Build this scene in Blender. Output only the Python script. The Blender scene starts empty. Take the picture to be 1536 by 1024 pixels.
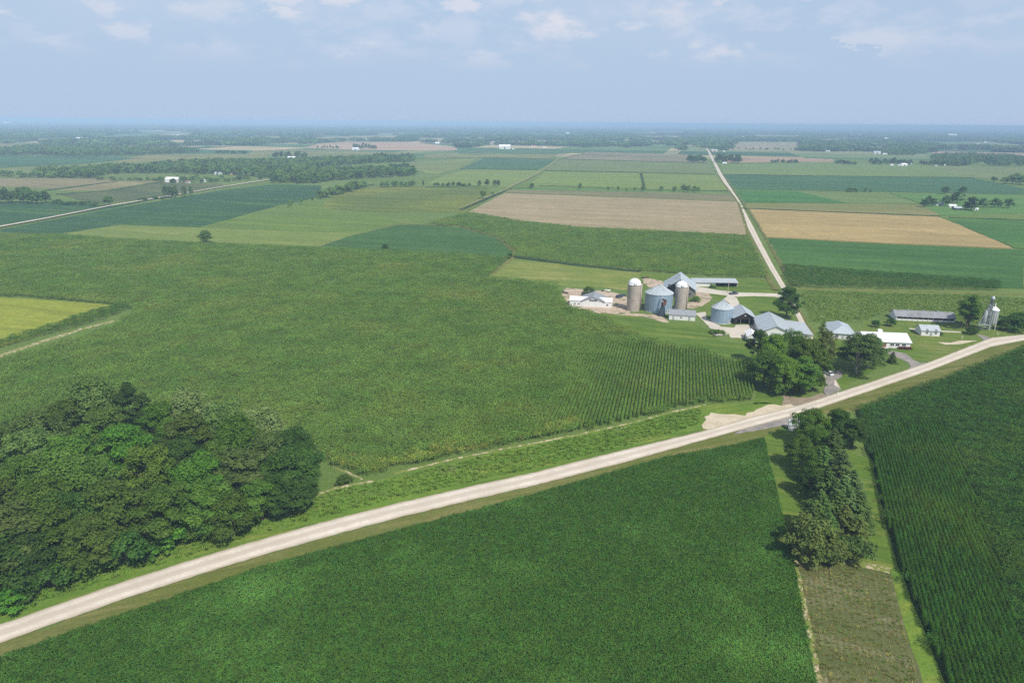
import bpy, math, random
import numpy as np
from mathutils import Vector, Matrix

R = math.radians
sc = bpy.context.scene
col = sc.collection

# ------------------------------------------------------------------ camera
CAM_H = 95.0
PITCH = 17.79
ROLL = 0.45
F = 1024.0
cd = bpy.data.cameras.new('camera'); cd.lens = 24.0; cd.sensor_width = 36.0; cd.sensor_fit = 'HORIZONTAL'
cd.clip_start = 1.0; cd.clip_end = 100000.0
cam = bpy.data.objects.new('camera', cd); col.objects.link(cam); sc.camera = cam
RM = Matrix.Rotation(R(90.0 - PITCH), 3, 'X') @ Matrix.Rotation(R(ROLL), 3, 'Z')
cam.matrix_world = Matrix.Translation((0, 0, CAM_H)) @ RM.to_4x4()

def at(px, py, z=0.0):
    """ground point (height z) seen at a photo pixel (1536 x 1024)"""
    d = RM @ Vector(((px - 768.0) / F, -(py - 512.0) / F, -1.0))
    t = (z - CAM_H) / d.z
    return Vector((d.x * t, d.y * t, z))

def proj(p):
    v = RM.transposed() @ (Vector(p) - Vector((0, 0, CAM_H)))
    return (768.0 + F * v.x / -v.z, 512.0 - F * v.y / -v.z)

def hz(px, py, ytop):
    """height above the ground point at (px, py) that shows at row ytop"""
    b = at(px, py); lo, hi = 0.0, 80.0
    for _ in range(40):
        m = (lo + hi) / 2
        if proj((b.x, b.y, m))[1] > ytop: lo = m
        else: hi = m
    return lo

def mpp(px, py):
    return (at(px, py) - Vector((0, 0, CAM_H))).length / F

def tag(o, label=None, cat=None, group=None, kind=None):
    if label: o['label'] = label
    if cat: o['category'] = cat
    if group: o['group'] = group
    if kind: o['kind'] = kind
    return o

def empty(name, loc, rz=0.0):
    o = bpy.data.objects.new(name, None); col.objects.link(o)
    o.location = loc; o.rotation_euler = (0, 0, rz); o.empty_display_size = 0.5
    return o

# ------------------------------------------------------------------ mesh helper
class MB:
    def __init__(s): s.v = []; s.f = []; s.m = []
    def add(s, vs, fs, mi=0):
        b = len(s.v); s.v.extend([tuple(v) for v in vs])
        for f in fs: s.f.append(tuple(b + i for i in f)); s.m.append(mi)
    def box(s, c, d, rz=0.0, mi=0):
        x, y, z = d[0] / 2, d[1] / 2, d[2] / 2; cs, sn = math.cos(rz), math.sin(rz)
        vs = []
        for (a, b, e) in ((-1,-1,-1),(1,-1,-1),(1,1,-1),(-1,1,-1),(-1,-1,1),(1,-1,1),(1,1,1),(-1,1,1)):
            X, Y = a * x, b * y
            vs.append((c[0] + X * cs - Y * sn, c[1] + X * sn + Y * cs, c[2] + e * z))
        s.add(vs, [(0,3,2,1),(4,5,6,7),(0,1,5,4),(1,2,6,5),(2,3,7,6),(3,0,4,7)], mi)
    def box2(s, a, b, mi=0):
        s.box([(a[i] + b[i]) / 2 for i in range(3)], [abs(b[i] - a[i]) for i in range(3)], 0, mi)
    def tube(s, pts, rad, n=7, mi=0, cap=True):
        pts = [Vector(p) for p in pts]; rings = []
        for i, p in enumerate(pts):
            d = (pts[min(i + 1, len(pts) - 1)] - pts[max(i - 1, 0)]).normalized()
            u = d.cross(Vector((0, 0, 1)) if abs(d.z) < 0.9 else Vector((1, 0, 0))).normalized(); w = d.cross(u)
            r = rad[i] if isinstance(rad, (list, tuple)) else rad
            rings.append([p + (u * math.cos(2 * math.pi * k / n) + w * math.sin(2 * math.pi * k / n)) * r for k in range(n)])
        vs = [q for r in rings for q in r]; fs = []
        for i in range(len(pts) - 1):
            for k in range(n):
                a, b = i * n + k, i * n + (k + 1) % n
                fs.append((a, b, b + n, a + n))
        if cap:
            fs.append(tuple(reversed(range(n)))); fs.append(tuple(range((len(pts) - 1) * n, len(pts) * n)))
        s.add(vs, fs, mi)
    def lathe(s, prof, n=32, c=(0, 0), mi=0):
        vs = []; fs = []
        for (r, z) in prof:
            for k in range(n):
                a = 2 * math.pi * k / n
                vs.append((c[0] + r * math.cos(a), c[1] + r * math.sin(a), z))
        for i in range(len(prof) - 1):
            for k in range(n):
                a, b = i * n + k, i * n + (k + 1) % n
                fs.append((a, b, b + n, a + n))
        s.add(vs, fs, mi)
    def slab(s, quad, t, mi=0):
        """a plate with thickness t below the quad"""
        q = [Vector(p) for p in quad]; nrm = (q[1] - q[0]).cross(q[2] - q[0]).normalized()
        if nrm.z < 0: q.reverse(); nrm = -nrm
        n = len(q); vs = q + [p - nrm * t for p in q]
        fs = [tuple(range(n)), tuple(reversed(range(n, 2 * n)))]
        for i in range(n): fs.append((i, n + i, n + (i + 1) % n, (i + 1) % n))
        s.add(vs, fs, mi)
    def build(s, name, mats, parent=None, smooth=False):
        me = bpy.data.meshes.new(name); me.from_pydata(s.v, [], s.f)
        if not isinstance(mats, (list, tuple)): mats = [mats]
        for m in mats: me.materials.append(m)
        me.polygons.foreach_set('material_index', s.m)
        if smooth: me.polygons.foreach_set('use_smooth', [True] * len(me.polygons))
        me.validate(); me.update()
        o = bpy.data.objects.new(name, me); col.objects.link(o)
        if parent is not None: o.parent = parent
        return o

def np_mesh(name, V, Fq, mats, mi=None):
    """mesh from numpy arrays; Fq is (n,4) or (n,3)"""
    me = bpy.data.meshes.new(name); k = Fq.shape[1]; n = len(Fq)
    me.vertices.add(len(V)); me.vertices.foreach_set('co', V.astype(np.float32).ravel())
    me.loops.add(n * k); me.loops.foreach_set('vertex_index', Fq.astype(np.int32).ravel())
    me.polygons.add(n); me.polygons.foreach_set('loop_start', np.arange(0, n * k, k, dtype=np.int32))
    if not isinstance(mats, (list, tuple)): mats = [mats]
    for m in mats: me.materials.append(m)
    if mi is not None: me.polygons.foreach_set('material_index', np.asarray(mi, dtype=np.int32))
    me.update(calc_edges=True); me.validate()
    return me

# ------------------------------------------------------------------ materials
def lin(c):
    return tuple(((x / 255.0) / 12.92 if x / 255.0 <= 0.04045 else ((x / 255.0 + 0.055) / 1.055) ** 2.4) for x in c)

class NT:
    def __init__(s, name):
        s.m = bpy.data.materials.new(name); s.m.use_nodes = True; s.t = s.m.node_tree; s.t.nodes.clear()
        s.out = s.n('ShaderNodeOutputMaterial')
    def n(s, typ, **k):
        nd = s.t.nodes.new(typ)
        for a, b in k.items(): setattr(nd, a, b)
        return nd
    def l(s, a, b): s.t.links.new(a, b)
    def noise(s, vec, scale, detail=3, rough=0.55):
        nd = s.n('ShaderNodeTexNoise'); nd.inputs['Scale'].default_value = scale; nd.inputs['Detail'].default_value = detail
        nd.inputs['Roughness'].default_value = rough
        if vec is not None: s.l(vec, nd.inputs['Vector'])
        return nd.outputs['Fac']
    def ramp(s, fac, a, b, ca=0.0, cb=1.0):
        nd = s.n('ShaderNodeMapRange'); nd.interpolation_type = 'SMOOTHSTEP'
        nd.inputs[1].default_value = a; nd.inputs[2].default_value = b; nd.inputs[3].default_value = ca; nd.inputs[4].default_value = cb
        s.l(fac, nd.inputs[0]); return nd.outputs[0]
    def mix(s, fac, a, b, mode='MIX'):
        nd = s.n('ShaderNodeMix'); nd.data_type = 'RGBA'; nd.blend_type = mode
        for v, k in ((fac, 0), (a, 6), (b, 7)):
            if isinstance(v, (int, float)): nd.inputs[k].default_value = v
            elif isinstance(v, tuple): nd.inputs[k].default_value = (*v[:3], 1)
            else: s.l(v, nd.inputs[k])
        return nd.outputs[2]
    def math(s, op, a, b=0.0):
        nd = s.n('ShaderNodeMath', operation=op)
        for v, k in ((a, 0), (b, 1)):
            if isinstance(v, (int, float)): nd.inputs[k].default_value = v
            else: s.l(v, nd.inputs[k])
        return nd.outputs[0]
    def rot(s, vec, az, sx=1.0, sy=1.0):
        """world xy turned so y runs along azimuth az (degrees right of +Y), then scaled"""
        nd = s.n('ShaderNodeMapping', vector_type='POINT'); nd.inputs['Rotation'].default_value = (0, 0, R(az))
        nd.inputs['Scale'].default_value = (1, 1, 1); s.l(vec, nd.inputs['Vector'])
        m2 = s.n('ShaderNodeVectorMath', operation='MULTIPLY'); m2.inputs[1].default_value = (sx, sy, 1); s.l(nd.outputs[0], m2.inputs[0])
        return m2.outputs[0]
    def pos(s): return s.n('ShaderNodeNewGeometry').outputs['Position']
    def obj(s): return s.n('ShaderNodeTexCoord').outputs['Object']
    def bump(s, h, dist, strength=1.0):
        b = s.n('ShaderNodeBump'); b.inputs['Distance'].default_value = dist; b.inputs['Strength'].default_value = strength
        s.l(h, b.inputs['Height']); return b.outputs[0]
    def bsdf(s, colr, rough=0.8, spec=0.3, metal=0.0, normal=None):
        p = s.n('ShaderNodeBsdfPrincipled')
        if isinstance(colr, tuple): p.inputs['Base Color'].default_value = (*colr[:3], 1)
        else: s.l(colr, p.inputs['Base Color'])
        if isinstance(rough, (int, float)): p.inputs['Roughness'].default_value = rough
        else: s.l(rough, p.inputs['Roughness'])
        p.inputs['Specular IOR Level'].default_value = spec; p.inputs['Metallic'].default_value = metal
        if normal is not None: s.l(normal, p.inputs['Normal'])
        return p.outputs[0]
    def done(s, sh): s.l(sh, s.out.inputs['Surface']); return s.m

def sc3(c, k): return tuple(max(0.0, min(1.0, x * k)) for x in c)

def field_mat(name, c1, c2=None, c3=None, az=15.0, stripe=0.0, big=0.012, fine=0.9, bump=0.25, stripw=3.0):
    """crop or grass seen from the air: broad patches, blotches along the rows, fine grain"""
    t = NT(name); p = t.pos()
    warm = lambda c: (c[0] * 1.08, c[1], c[2] * 0.74) if c[1] > c[0] * 1.05 else (c[0] * .96, c[1] * .97, c[2] * .95)
    c1 = warm(lin(c1)); c2 = warm(lin(c2)) if c2 else sc3(c1, 0.68); c3 = warm(lin(c3)) if c3 else sc3(c1, 1.3)
    a = t.noise(p, big, 5, 0.6)
    al = t.noise(t.rot(p, az + 90 if az > -40 else az, 1.0, 0.12), big * 5, 4, 0.65)
    g = t.noise(p, fine, 3, 0.7)
    g2 = t.noise(p, fine * 0.22, 3, 0.65)
    c = t.mix(t.ramp(a, 0.38, 0.66), c2, c1)
    c = t.mix(t.ramp(al, 0.46, 0.68, 0.0, 0.8), c, c3)
    st2 = t.noise(t.rot(p, az + 90 if az > -40 else az, 1.0, 0.06), big * 9, 3, 0.6)
    c = t.mix(t.ramp(st2, 0.48, 0.68, 0.0, 0.8), c, sc3(c2, 0.74))
    c = t.mix(t.ramp(g2, 0.3, 0.72, 0.45, 0.0), c, sc3(c2, 0.75))
    c = t.mix(t.ramp(g, 0.25, 0.75, 0.55, 0.0), c, sc3(c2, 0.5))
    if stripe > 0:
        w = t.n('ShaderNodeTexWave', wave_type='BANDS', bands_direction='X'); w.inputs['Scale'].default_value = 0.314 / stripw
        w.inputs['Distortion'].default_value = 1.2; w.inputs['Detail'].default_value = 2; w.inputs['Detail Scale'].default_value = 0.4
        t.l(t.rot(p, az), w.inputs['Vector'])
        c = t.mix(t.math('MULTIPLY', w.outputs['Fac'], stripe), c, sc3(c2, 0.7))
    nm = t.bump(t.math('ADD', g, g2), bump)
    return t.done(t.bsdf(c, 0.9, 0.15, 0, nm))

def leaf_mat(name, c1, c2, trans=0.25, var=0.35, nscale=0.35, rough=0.6, patch=None, patch_scale=0.02, patch_lo=0.5, patch_hi=0.7):
    t = NT(name)
    warm = lambda c: (c[0] * 1.05, c[1], c[2] * 0.57)
    c1 = warm(lin(c1)); c2 = warm(lin(c2))
    oi = t.n('ShaderNodeObjectInfo')
    n = t.noise(t.pos(), nscale, 2, 0.6)
    c = t.mix(t.ramp(n, 0.35, 0.68), c1, c2)
    if patch:
        c = t.mix(t.ramp(t.noise(t.pos(), patch_scale, 4, 0.6), patch_lo, patch_hi), c, warm(lin(patch)))
    k = t.n('ShaderNodeHueSaturation')
    t.l(c, k.inputs['Color']); t.l(t.ramp(oi.outputs['Random'], 0, 1, 1 - var, 1 + var), k.inputs['Value'])
    t.l(t.math('ADD', t.math('MULTIPLY', oi.outputs['Random'], 0.025), 0.497), k.inputs['Hue'])
    a = t.bsdf(k.outputs[0], rough, 0.12)
    tr = t.n('ShaderNodeBsdfTranslucent'); t.l(k.outputs[0], tr.inputs['Color'])
    mx = t.n('ShaderNodeMixShader'); mx.inputs[0].default_value = trans
    t.l(a, mx.inputs[1]); t.l(tr.outputs[0], mx.inputs[2])
    return t.done(mx.outputs[0])

def plain(name, c, rough=0.7, spec=0.3, metal=0.0, dirt=0.25, dscale=1.2, streak=0.0, ribs=0.0, ribdir='X'):
    """painted or metal surface with weathering; streaks run down the object's z, ribs are real seams in the bump"""
    t = NT(name); o = t.obj(); c = lin(c)
    n = t.noise(o, dscale, 5, 0.65)
    cc = t.mix(t.ramp(n, 0.35, 0.75, 0.0, dirt * 1.6), c, tuple(x * k for x, k in zip(c, (0.62, 0.56, 0.48))))
    if streak > 0:
        m = t.n('ShaderNodeVectorMath', operation='MULTIPLY'); m.inputs[1].default_value = (2.2, 2.2, 0.12); t.l(o, m.inputs[0])
        cc = t.mix(t.ramp(t.noise(m.outputs[0], 1.0, 4, 0.7), 0.45, 0.8, 0.0, streak), cc, tuple(x * k for x, k in zip(c, (0.5, 0.42, 0.34))))
    nm = None
    if ribs > 0:
        w = t.n('ShaderNodeTexWave', wave_type='BANDS', bands_direction=ribdir, wave_profile='SIN'); w.inputs['Scale'].default_value = 0.314 / ribs
        t.l(o, w.inputs['Vector']); nm = t.bump(t.math('POWER', w.outputs['Fac'], 4.0), 0.08)
    return t.done(t.bsdf(cc, t.ramp(n, 0.3, 0.8, rough, min(1, rough + 0.2)), spec, metal, nm))

M = {}
def mats():
    # structures
    M['white'] = plain('white_paint', (228, 228, 226), 0.6, 0.3, 0, 0.18, 0.8, 0.25)
    M['white_roof'] = plain('white_roof', (236, 237, 238), 0.45, 0.4, 0, 0.12, 0.5, 0.0, 0.6)
    M['blue_roof'] = plain('pale_blue_metal_roof', (184, 193, 198), 0.42, 0.5, 0.2, 0.25, 0.35, 0.0, 0.6)
    M['grey_roof'] = plain('grey_shingle_roof', (142, 146, 152), 0.8, 0.3, 0, 0.3, 0.8)
    M['pale_roof'] = plain('pale_metal_roof', (188, 196, 200), 0.45, 0.5, 0.2, 0.3, 0.35, 0.0, 0.6)
    M['rust_roof'] = plain('weathered_metal_roof', (152, 156, 160), 0.55, 0.4, 0.2, 0.55, 0.3, 0.0, 0.6)
    M['wood'] = plain('grey_barn_board', (140, 140, 138), 0.85, 0.2, 0, 0.4, 0.9, 0.5, 0.3)
    M['dark_wood'] = plain('dark_board', (52, 46, 44), 0.9, 0.2, 0, 0.3, 0.8, 0.3)
    M['dark'] = plain('dark_opening', (22, 22, 26), 0.9, 0.1, 0, 0.1)
    M['glass'] = plain('window_glass', (38, 46, 56), 0.12, 0.6, 0, 0.05)
    M['brick'] = plain('red_brick', (132, 86, 74), 0.9, 0.2, 0, 0.3, 2.0)
    M['concrete'] = plain('silo_concrete', (184, 174, 164), 0.9, 0.2, 0, 0.4, 0.35, 0.65)
    M['conc2'] = plain('light_concrete', (190, 184, 174), 0.9, 0.2, 0, 0.3, 0.5)
    M['hoop'] = plain('silo_hoop', (150, 142, 134), 0.6, 0.4, 0.6, 0.3)
    M['galv'] = plain('galvanised_steel', (152, 176, 196), 0.4, 0.5, 0.35, 0.3, 0.3, 0.35)
    M['galv2'] = plain('dull_steel', (176, 184, 190), 0.45, 0.5, 0.4, 0.3, 0.6, 0.3)
    M['steel_dark'] = plain('dark_steel', (74, 86, 100), 0.5, 0.4, 0.5, 0.3)
    M['rust'] = plain('rusty_steel', (112, 78, 66), 0.8, 0.3, 0.2, 0.4, 2.0)
    M['tyre'] = plain('rubber', (24, 24, 25), 0.9, 0.2, 0, 0.1)
    M['car_white'] = plain('white_car_paint', (225, 228, 230), 0.25, 0.5, 0, 0.05)
    M['car_dark'] = plain('grey_car_paint', (72, 80, 92), 0.3, 0.5, 0.1, 0.08)
    M['pole'] = plain('weathered_pole', (176, 168, 156), 0.9, 0.2, 0, 0.3, 2.0)
    M['bark'] = plain('bark', (92, 82, 70), 0.95, 0.1, 0, 0.4, 2.5)
    M['palebark'] = plain('pale_bark', (150, 142, 128), 0.95, 0.1, 0, 0.4, 2.5)
    M['red_bush'] = leaf_mat('red_leaf', (110, 48, 44), (140, 70, 56), 0.2)
    M['tan_wall'] = plain('tan_wall', (196, 172, 144), 0.85, 0.2, 0, 0.2)
    M['red_roof'] = plain('red_roof', (158, 112, 98), 0.8, 0.2, 0, 0.2)
    # gravel road
    t = NT('pale_gravel'); p = t.pos()
    n1 = t.noise(p, 0.12, 5, 0.65); n2 = t.noise(p, 2.2, 4, 0.75)
    c = t.mix(t.ramp(n1, 0.3, 0.7), lin((200, 190, 174)), lin((221, 212, 197)))
    c = t.mix(t.ramp(n2, 0.3, 0.75, 0.42, 0.0), c, lin((160, 148, 132)))
    at_ = t.n('ShaderNodeAttribute', attribute_name='across')      # wheel tracks run along the road
    tr = t.n('ShaderNodeMath', operation='PINGPONG'); tr.inputs[1].default_value = 0.25
    t.l(at_.outputs['Fac'], tr.inputs[0])
    wob = t.math('ADD', tr.outputs[0], t.math('MULTIPLY', t.math('SUBTRACT', t.noise(p, 0.3, 3), 0.5), 0.16))
    c = t.mix(t.ramp(wob, 0.08, 0.2, 0.7, 0.0), c, lin((178, 166, 150)))
    ed = t.math('ABSOLUTE', t.math('SUBTRACT', at_.outputs['Fac'], 0.5))
    ed = t.math('ADD', ed, t.math('MULTIPLY', t.math('SUBTRACT', t.noise(p, 0.5, 4, 0.7), 0.5), 0.22))
    c = t.mix(t.ramp(ed, 0.38, 0.5, 0.0, 0.75), c, lin((150, 140, 112)))
    M['gravel'] = t.done(t.bsdf(c, 0.95, 0.15, 0, t.bump(n2, 0.04)))
    def dirt(name, a, b, g, sc_=0.15, gpatch=0.62):
        t = NT(name); p = t.pos(); n1 = t.noise(p, sc_, 5, 0.7); n2 = t.noise(p, 1.7, 4, 0.75)
        c = t.mix(t.ramp(n1, 0.35, 0.65), lin(a), lin(b)); c = t.mix(t.ramp(n2, 0.3, 0.75, 0.4, 0), c, sc3(lin(a), 0.6))
        c = t.mix(t.ramp(t.noise(p, sc_ * 1.7, 5, 0.7), gpatch, gpatch + 0.08), c, lin(g))
        return t.done(t.bsdf(c, 0.95, 0.15, 0, t.bump(n2, 0.06)))
    M['drive'] = dirt('driveway_gravel', (190, 182, 168), (208, 198, 182), (140, 140, 104), 0.12, 0.66)
    M['asphalt'] = dirt('worn_asphalt', (128, 124, 120), (160, 152, 144), (120, 112, 104), 0.2)
    M['sand'] = dirt('bare_sand', (190, 176, 150), (206, 192, 168), (170, 164, 122), 0.2, 0.64)
    M['yard'] = dirt('bare_yard', (176, 156, 136), (196, 178, 158), (112, 116, 72), 0.12, 0.52)
    M['mulch'] = dirt('bare_soil_under_trees', (138, 124, 104), (158, 142, 122), (96, 100, 58), 0.3, 0.6)
    M['track'] = dirt('pale_track', (172, 156, 124), (196, 182, 154), (112, 122, 58), 0.3, 0.44)
    M['stubble'] = field_mat('stubble', (116, 116, 84), (94, 106, 66), (154, 142, 112), az=20, stripe=0.6, big=0.05, fine=2.2, stripw=1.1)
    # lawns, fields
    M['lawn'] = field_mat('lawn', (106, 132, 58), (84, 116, 46), (140, 146, 82), az=20, stripe=0.12, big=0.04, fine=1.5, bump=0.06, stripw=1.5)
    M['lawn_dry'] = field_mat('dry_lawn', (112, 130, 64), (92, 122, 54), (150, 138, 84), big=0.05, fine=1.3, bump=0.08)
    M['verge'] = field_mat('verge_grass', (112, 142, 60), (92, 126, 52), (138, 148, 76), az=-20, big=0.05, fine=1.3, bump=0.2)
    M['verge_dry'] = field_mat('dry_verge', (122, 122, 70), (100, 112, 58), (146, 134, 88), az=-20, big=0.06, fine=1.5, bump=0.1)
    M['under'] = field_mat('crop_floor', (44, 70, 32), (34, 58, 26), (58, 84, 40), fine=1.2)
    M['ground'] = None
def ground_mat():
    t = NT('ground'); p = t.pos()
    r = t.rot(p, 15.0)
    def cells(sx, sy, ox):
        m = t.n('ShaderNodeVectorMath', operation='MULTIPLY'); m.inputs[1].default_value = (1 / sx, 1 / sy, 0); t.l(r, m.inputs[0])
        ad = t.n('ShaderNodeVectorMath', operation='ADD'); ad.inputs[1].default_value = (ox, ox * 0.7, 0); t.l(m.outputs[0], ad.inputs[0])
        f = t.n('ShaderNodeVectorMath', operation='FLOOR'); t.l(ad.outputs[0], f.inputs[0])
        w = t.n('ShaderNodeTexWhiteNoise', noise_dimensions='3D'); t.l(f.outputs[0], w.inputs['Vector']); return w.outputs['Value']
    a = cells(420, 300, 0.3); b = cells(800, 780, 0.1)
    rp = t.n('ShaderNodeValToRGB'); rp.color_ramp.interpolation = 'CONSTANT'
    cols = [(78, 108, 60), (112, 128, 78), (62, 98, 58), (134, 136, 92), (92, 120, 66), (56, 88, 54), (178, 160, 122), (102, 124, 70)]
    e = rp.color_ramp.elements
    while len(e) < len(cols): e.new(0.5)
    for i, c in enumerate(cols): e[i].position = i / len(cols); e[i].color = (*lin(c), 1)
    mx = t.math('FRACT', t.math('ADD', a, t.math('MULTIPLY', b, 3.0)))
    t.l(mx, rp.inputs[0])
    n = t.noise(p, 0.004, 4, 0.6)
    far = t.mix(t.ramp(n, 0.35, 0.7, 0.0, 0.45), rp.outputs[0], lin((64, 92, 58)))
    sx = t.n('ShaderNodeSeparateXYZ'); t.l(p, sx.inputs[0])
    g1 = t.noise(p, 0.012, 5, 0.6); g2 = t.noise(p, 0.8, 3, 0.7)
    near = t.mix(t.ramp(g1, 0.38, 0.66), lin((98, 118, 56)), lin((112, 128, 66)))
    near = t.mix(t.ramp(g2, 0.25, 0.75, 0.5, 0.0), near, lin((56, 84, 36)))
    c = t.mix(t.ramp(sx.outputs['Y'], 1900, 2200), near, far)
    return t.done(t.bsdf(c, 0.95, 0.1, 0, t.bump(g2, 0.2)))

# ------------------------------------------------------------------ sheets and strips
def poly_px(pts): return [at(*p) for p in pts]

def tri_fill(P):
    from mathutils.geometry import tessellate_polygon
    return [tuple(f) for f in tessellate_polygon([[Vector((p[0], p[1], 0)) for p in P]])]

def smooth_edge(P, step, amp, seed):
    """cut every side into short pieces and ruffle it, as crop and grass edges are"""
    rnd = random.Random(seed); out = []
    for i in range(len(P)):
        a, b = Vector(P[i][:2]), Vector(P[(i + 1) % len(P)][:2]); L = (b - a).length; n = max(1, min(60, int(L / step)))
        d = (b - a) / max(L, 1e-6); nn = Vector((-d.y, d.x))
        for k in range(n):
            w = amp * (rnd.random() - 0.5) * 2 if k else 0
            q = a + (b - a) * (k / n) + nn * w; out.append((q.x, q.y))
    return out

_seed = [0]
def sheet(name, pts, z, mat, label, cat, thick=0.0, step=6, amp=0.5, world=False, kind='structure'):
    """a field, lawn or yard: the outline on the ground, raised by its own height z with sides down to the soil"""
    _seed[0] += 1
    P = pts if world else poly_px(pts)
    P = smooth_edge(P, step, amp, _seed[0]) if amp > 0 else [(p[0], p[1]) for p in P]
    n = len(P); V = [(x, y, z) for x, y in P]; Fs = []
    for f in tri_fill(P):
        a, b, c = (Vector(P[i]) for i in f)
        Fs.append(f if (b - a).cross(c - a) > 0 else (f[0], f[2], f[1]))
    area = sum(P[i][0] * P[(i + 1) % n][1] - P[(i + 1) % n][0] * P[i][1] for i in range(n))
    V += [(x, y, -0.05) for x, y in P]
    for i in range(n):
        j = (i + 1) % n; q = (i, n + i, n + j, j)
        Fs.append(q if area > 0 else q[::-1])
    mb = MB(); mb.add(V, Fs); o = mb.build(name, mat)
    tag(o, label, cat, None, kind); return o

def strip_lr(name, left, right, z, mat, label, cat, sub=14, kind='structure'):
    """a road from its two edges given in photo pixels; an attribute runs 0..1 across it"""
    L = [at(*p) for p in left]; Rr = [at(*p) for p in right]
    def resample(P, n):
        d = [0.0]
        for i in range(1, len(P)): d.append(d[-1] + (P[i] - P[i - 1]).length)
        out = []
        for k in range(n):
            s = d[-1] * k / (n - 1); i = 1
            while i < len(P) - 1 and d[i] < s: i += 1
            u = (s - d[i - 1]) / max(1e-6, d[i] - d[i - 1]); out.append(P[i - 1].lerp(P[i], u))
        return out
    n = sub * (len(left) - 1) + 1
    L = resample(L, n); Rr = resample(Rr, n); K = 9
    rnd = random.Random(len(name) + int(left[0][0])); V = []; A = []; Fs = []
    for i in range(n):
        jl, jr = rnd.uniform(-.02, .02), rnd.uniform(-.02, .02)
        for k in range(K):
            u = k / (K - 1); q = L[i].lerp(Rr[i], u + (jl if k == 0 else jr if k == K - 1 else 0))
            V.append((q.x, q.y, z + 0.10 * (1 - (2 * u - 1) ** 2) * (0 if 'lane' in name else 1))); A.append(u)
    for i in range(n - 1):
        for k in range(K - 1):
            a = i * K + k; Fs.append((a, a + 1, a + K + 1, a + K))
    me = np_mesh(name, np.array(V), np.array(Fs), mat)
    at2 = me.attributes.new('across', 'FLOAT', 'POINT'); at2.data.foreach_set('value', A)
    o = bpy.data.objects.new(name, me); col.objects.link(o)
    if me.polygons[0].normal.z < 0: me.flip_normals()
    tag(o, label, cat, None, kind); return o

def ridge_strip(name, pts, w, h, mat, label, cat, kind='structure', seed=1, step=5.0):
    """a low rough bank of grass or weeds along a line"""
    rnd = random.Random(seed); P = [at(*p) for p in pts]; Q = []
    for i in range(len(P) - 1):
        n = max(1, min(80, int((P[i + 1] - P[i]).length / step)))
        for k in range(n): Q.append(P[i].lerp(P[i + 1], k / n))
    Q.append(P[-1]); V = []; Fs = []
    for i, q in enumerate(Q):
        d = (Q[min(i + 1, len(Q) - 1)] - Q[max(0, i - 1)]).normalized(); nn = Vector((-d.y, d.x, 0))
        for u, hh in ((-1, 0), (-.7, .75), (0, 1), (.7, .75), (1, 0)):
            p = q + nn * (u * w / 2 * rnd.uniform(.75, 1.25)); V.append((p.x, p.y, max(-.05, h * hh * rnd.uniform(.6, 1.3) - (0.05 if hh == 0 else 0))))
    for i in range(len(Q) - 1):
        for k in range(4):
            a = i * 5 + k; Fs.append((a, a + 5, a + 6, a + 1))
    mb = MB(); mb.add(V, Fs); o = mb.build(name, mat, None, False)
    if sum(p.normal.z for p in o.data.polygons) < 0: o.data.flip_normals()
    tag(o, label, cat, None, kind); return o

# ------------------------------------------------------------------ plants made of leaf faces
def quads(C, N, size, aspect, rng, spin=None):
    """one leaf-shaped quad per centre C, facing N"""
    n = len(C); N = N / np.maximum(1e-6, np.linalg.norm(N, axis=1, keepdims=True))
    r = rng.normal(size=(n, 3)) if spin is None else spin
    U = np.cross(N, r); U /= np.maximum(1e-6, np.linalg.norm(U, axis=1, keepdims=True)); W = np.cross(N, U)
    s = np.asarray(size).reshape(-1, 1) * 0.5; a = np.asarray(aspect).reshape(-1, 1) if not np.isscalar(aspect) else aspect
    V = np.stack([C - U * s, C - W * s * a + N * s * .12, C + U * s, C + W * s * a + N * s * .12], 1).reshape(-1, 3)
    return V, np.arange(4 * n).reshape(-1, 4)

def crown_arrays(seed, H, Rr, base, ncl, nleaf, leaf, flat=1.0, lobes=0.25, top=0.15):
    rng = np.random.default_rng(seed)
    zc = (H + base) / 2; hz_ = (H - base) / 2
    d = rng.normal(size=(ncl, 3)); d /= np.linalg.norm(d, axis=1, keepdims=True)
    d[:, 2] = np.where(d[:, 2] < -0.8, -d[:, 2], d[:, 2]); d[:, :2] *= np.where(d[:, 2:] < 0, 1.12, 1.0)
    lob = 1 + lobes * np.sin(2.3 * np.arctan2(d[:, 1], d[:, 0]) + seed) * (1 - np.abs(d[:, 2])) + rng.normal(size=ncl) * 0.09
    rad = rng.uniform(0.5, 0.86, ncl) * lob
    wid = np.where(d[:, 2] < 0, 1.0, 1.0 - top * d[:, 2])
    CC = np.stack([d[:, 0] * Rr * rad * wid, d[:, 1] * Rr * rad * wid, zc + d[:, 2] * hz_ * rad], 1)
    rc = Rr * rng.uniform(0.16, 0.33, ncl)
    k = rng.integers(0, ncl, nleaf)
    e = rng.normal(size=(nleaf, 3)); e /= np.linalg.norm(e, axis=1, keepdims=True)
    e[:, 2] = np.where(e[:, 2] < -0.35, -e[:, 2] * .6, e[:, 2])
    rr = rc[k] * rng.uniform(0.66, 1.06, nleaf)
    C = CC[k] + e * rr[:, None] * np.array([1, 1, 0.72 * flat])
    C[:, 2] = np.maximum(C[:, 2], base * .75)
    C += rng.normal(size=C.shape) * leaf * 0.35
    N = e * 1.0 + rng.normal(size=C.shape) * 0.42 + np.array([0, 0, 0.5])
    return quads(C, N, leaf * rng.uniform(.6, 1.35, nleaf), rng.uniform(.55, .9, nleaf), rng)

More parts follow.
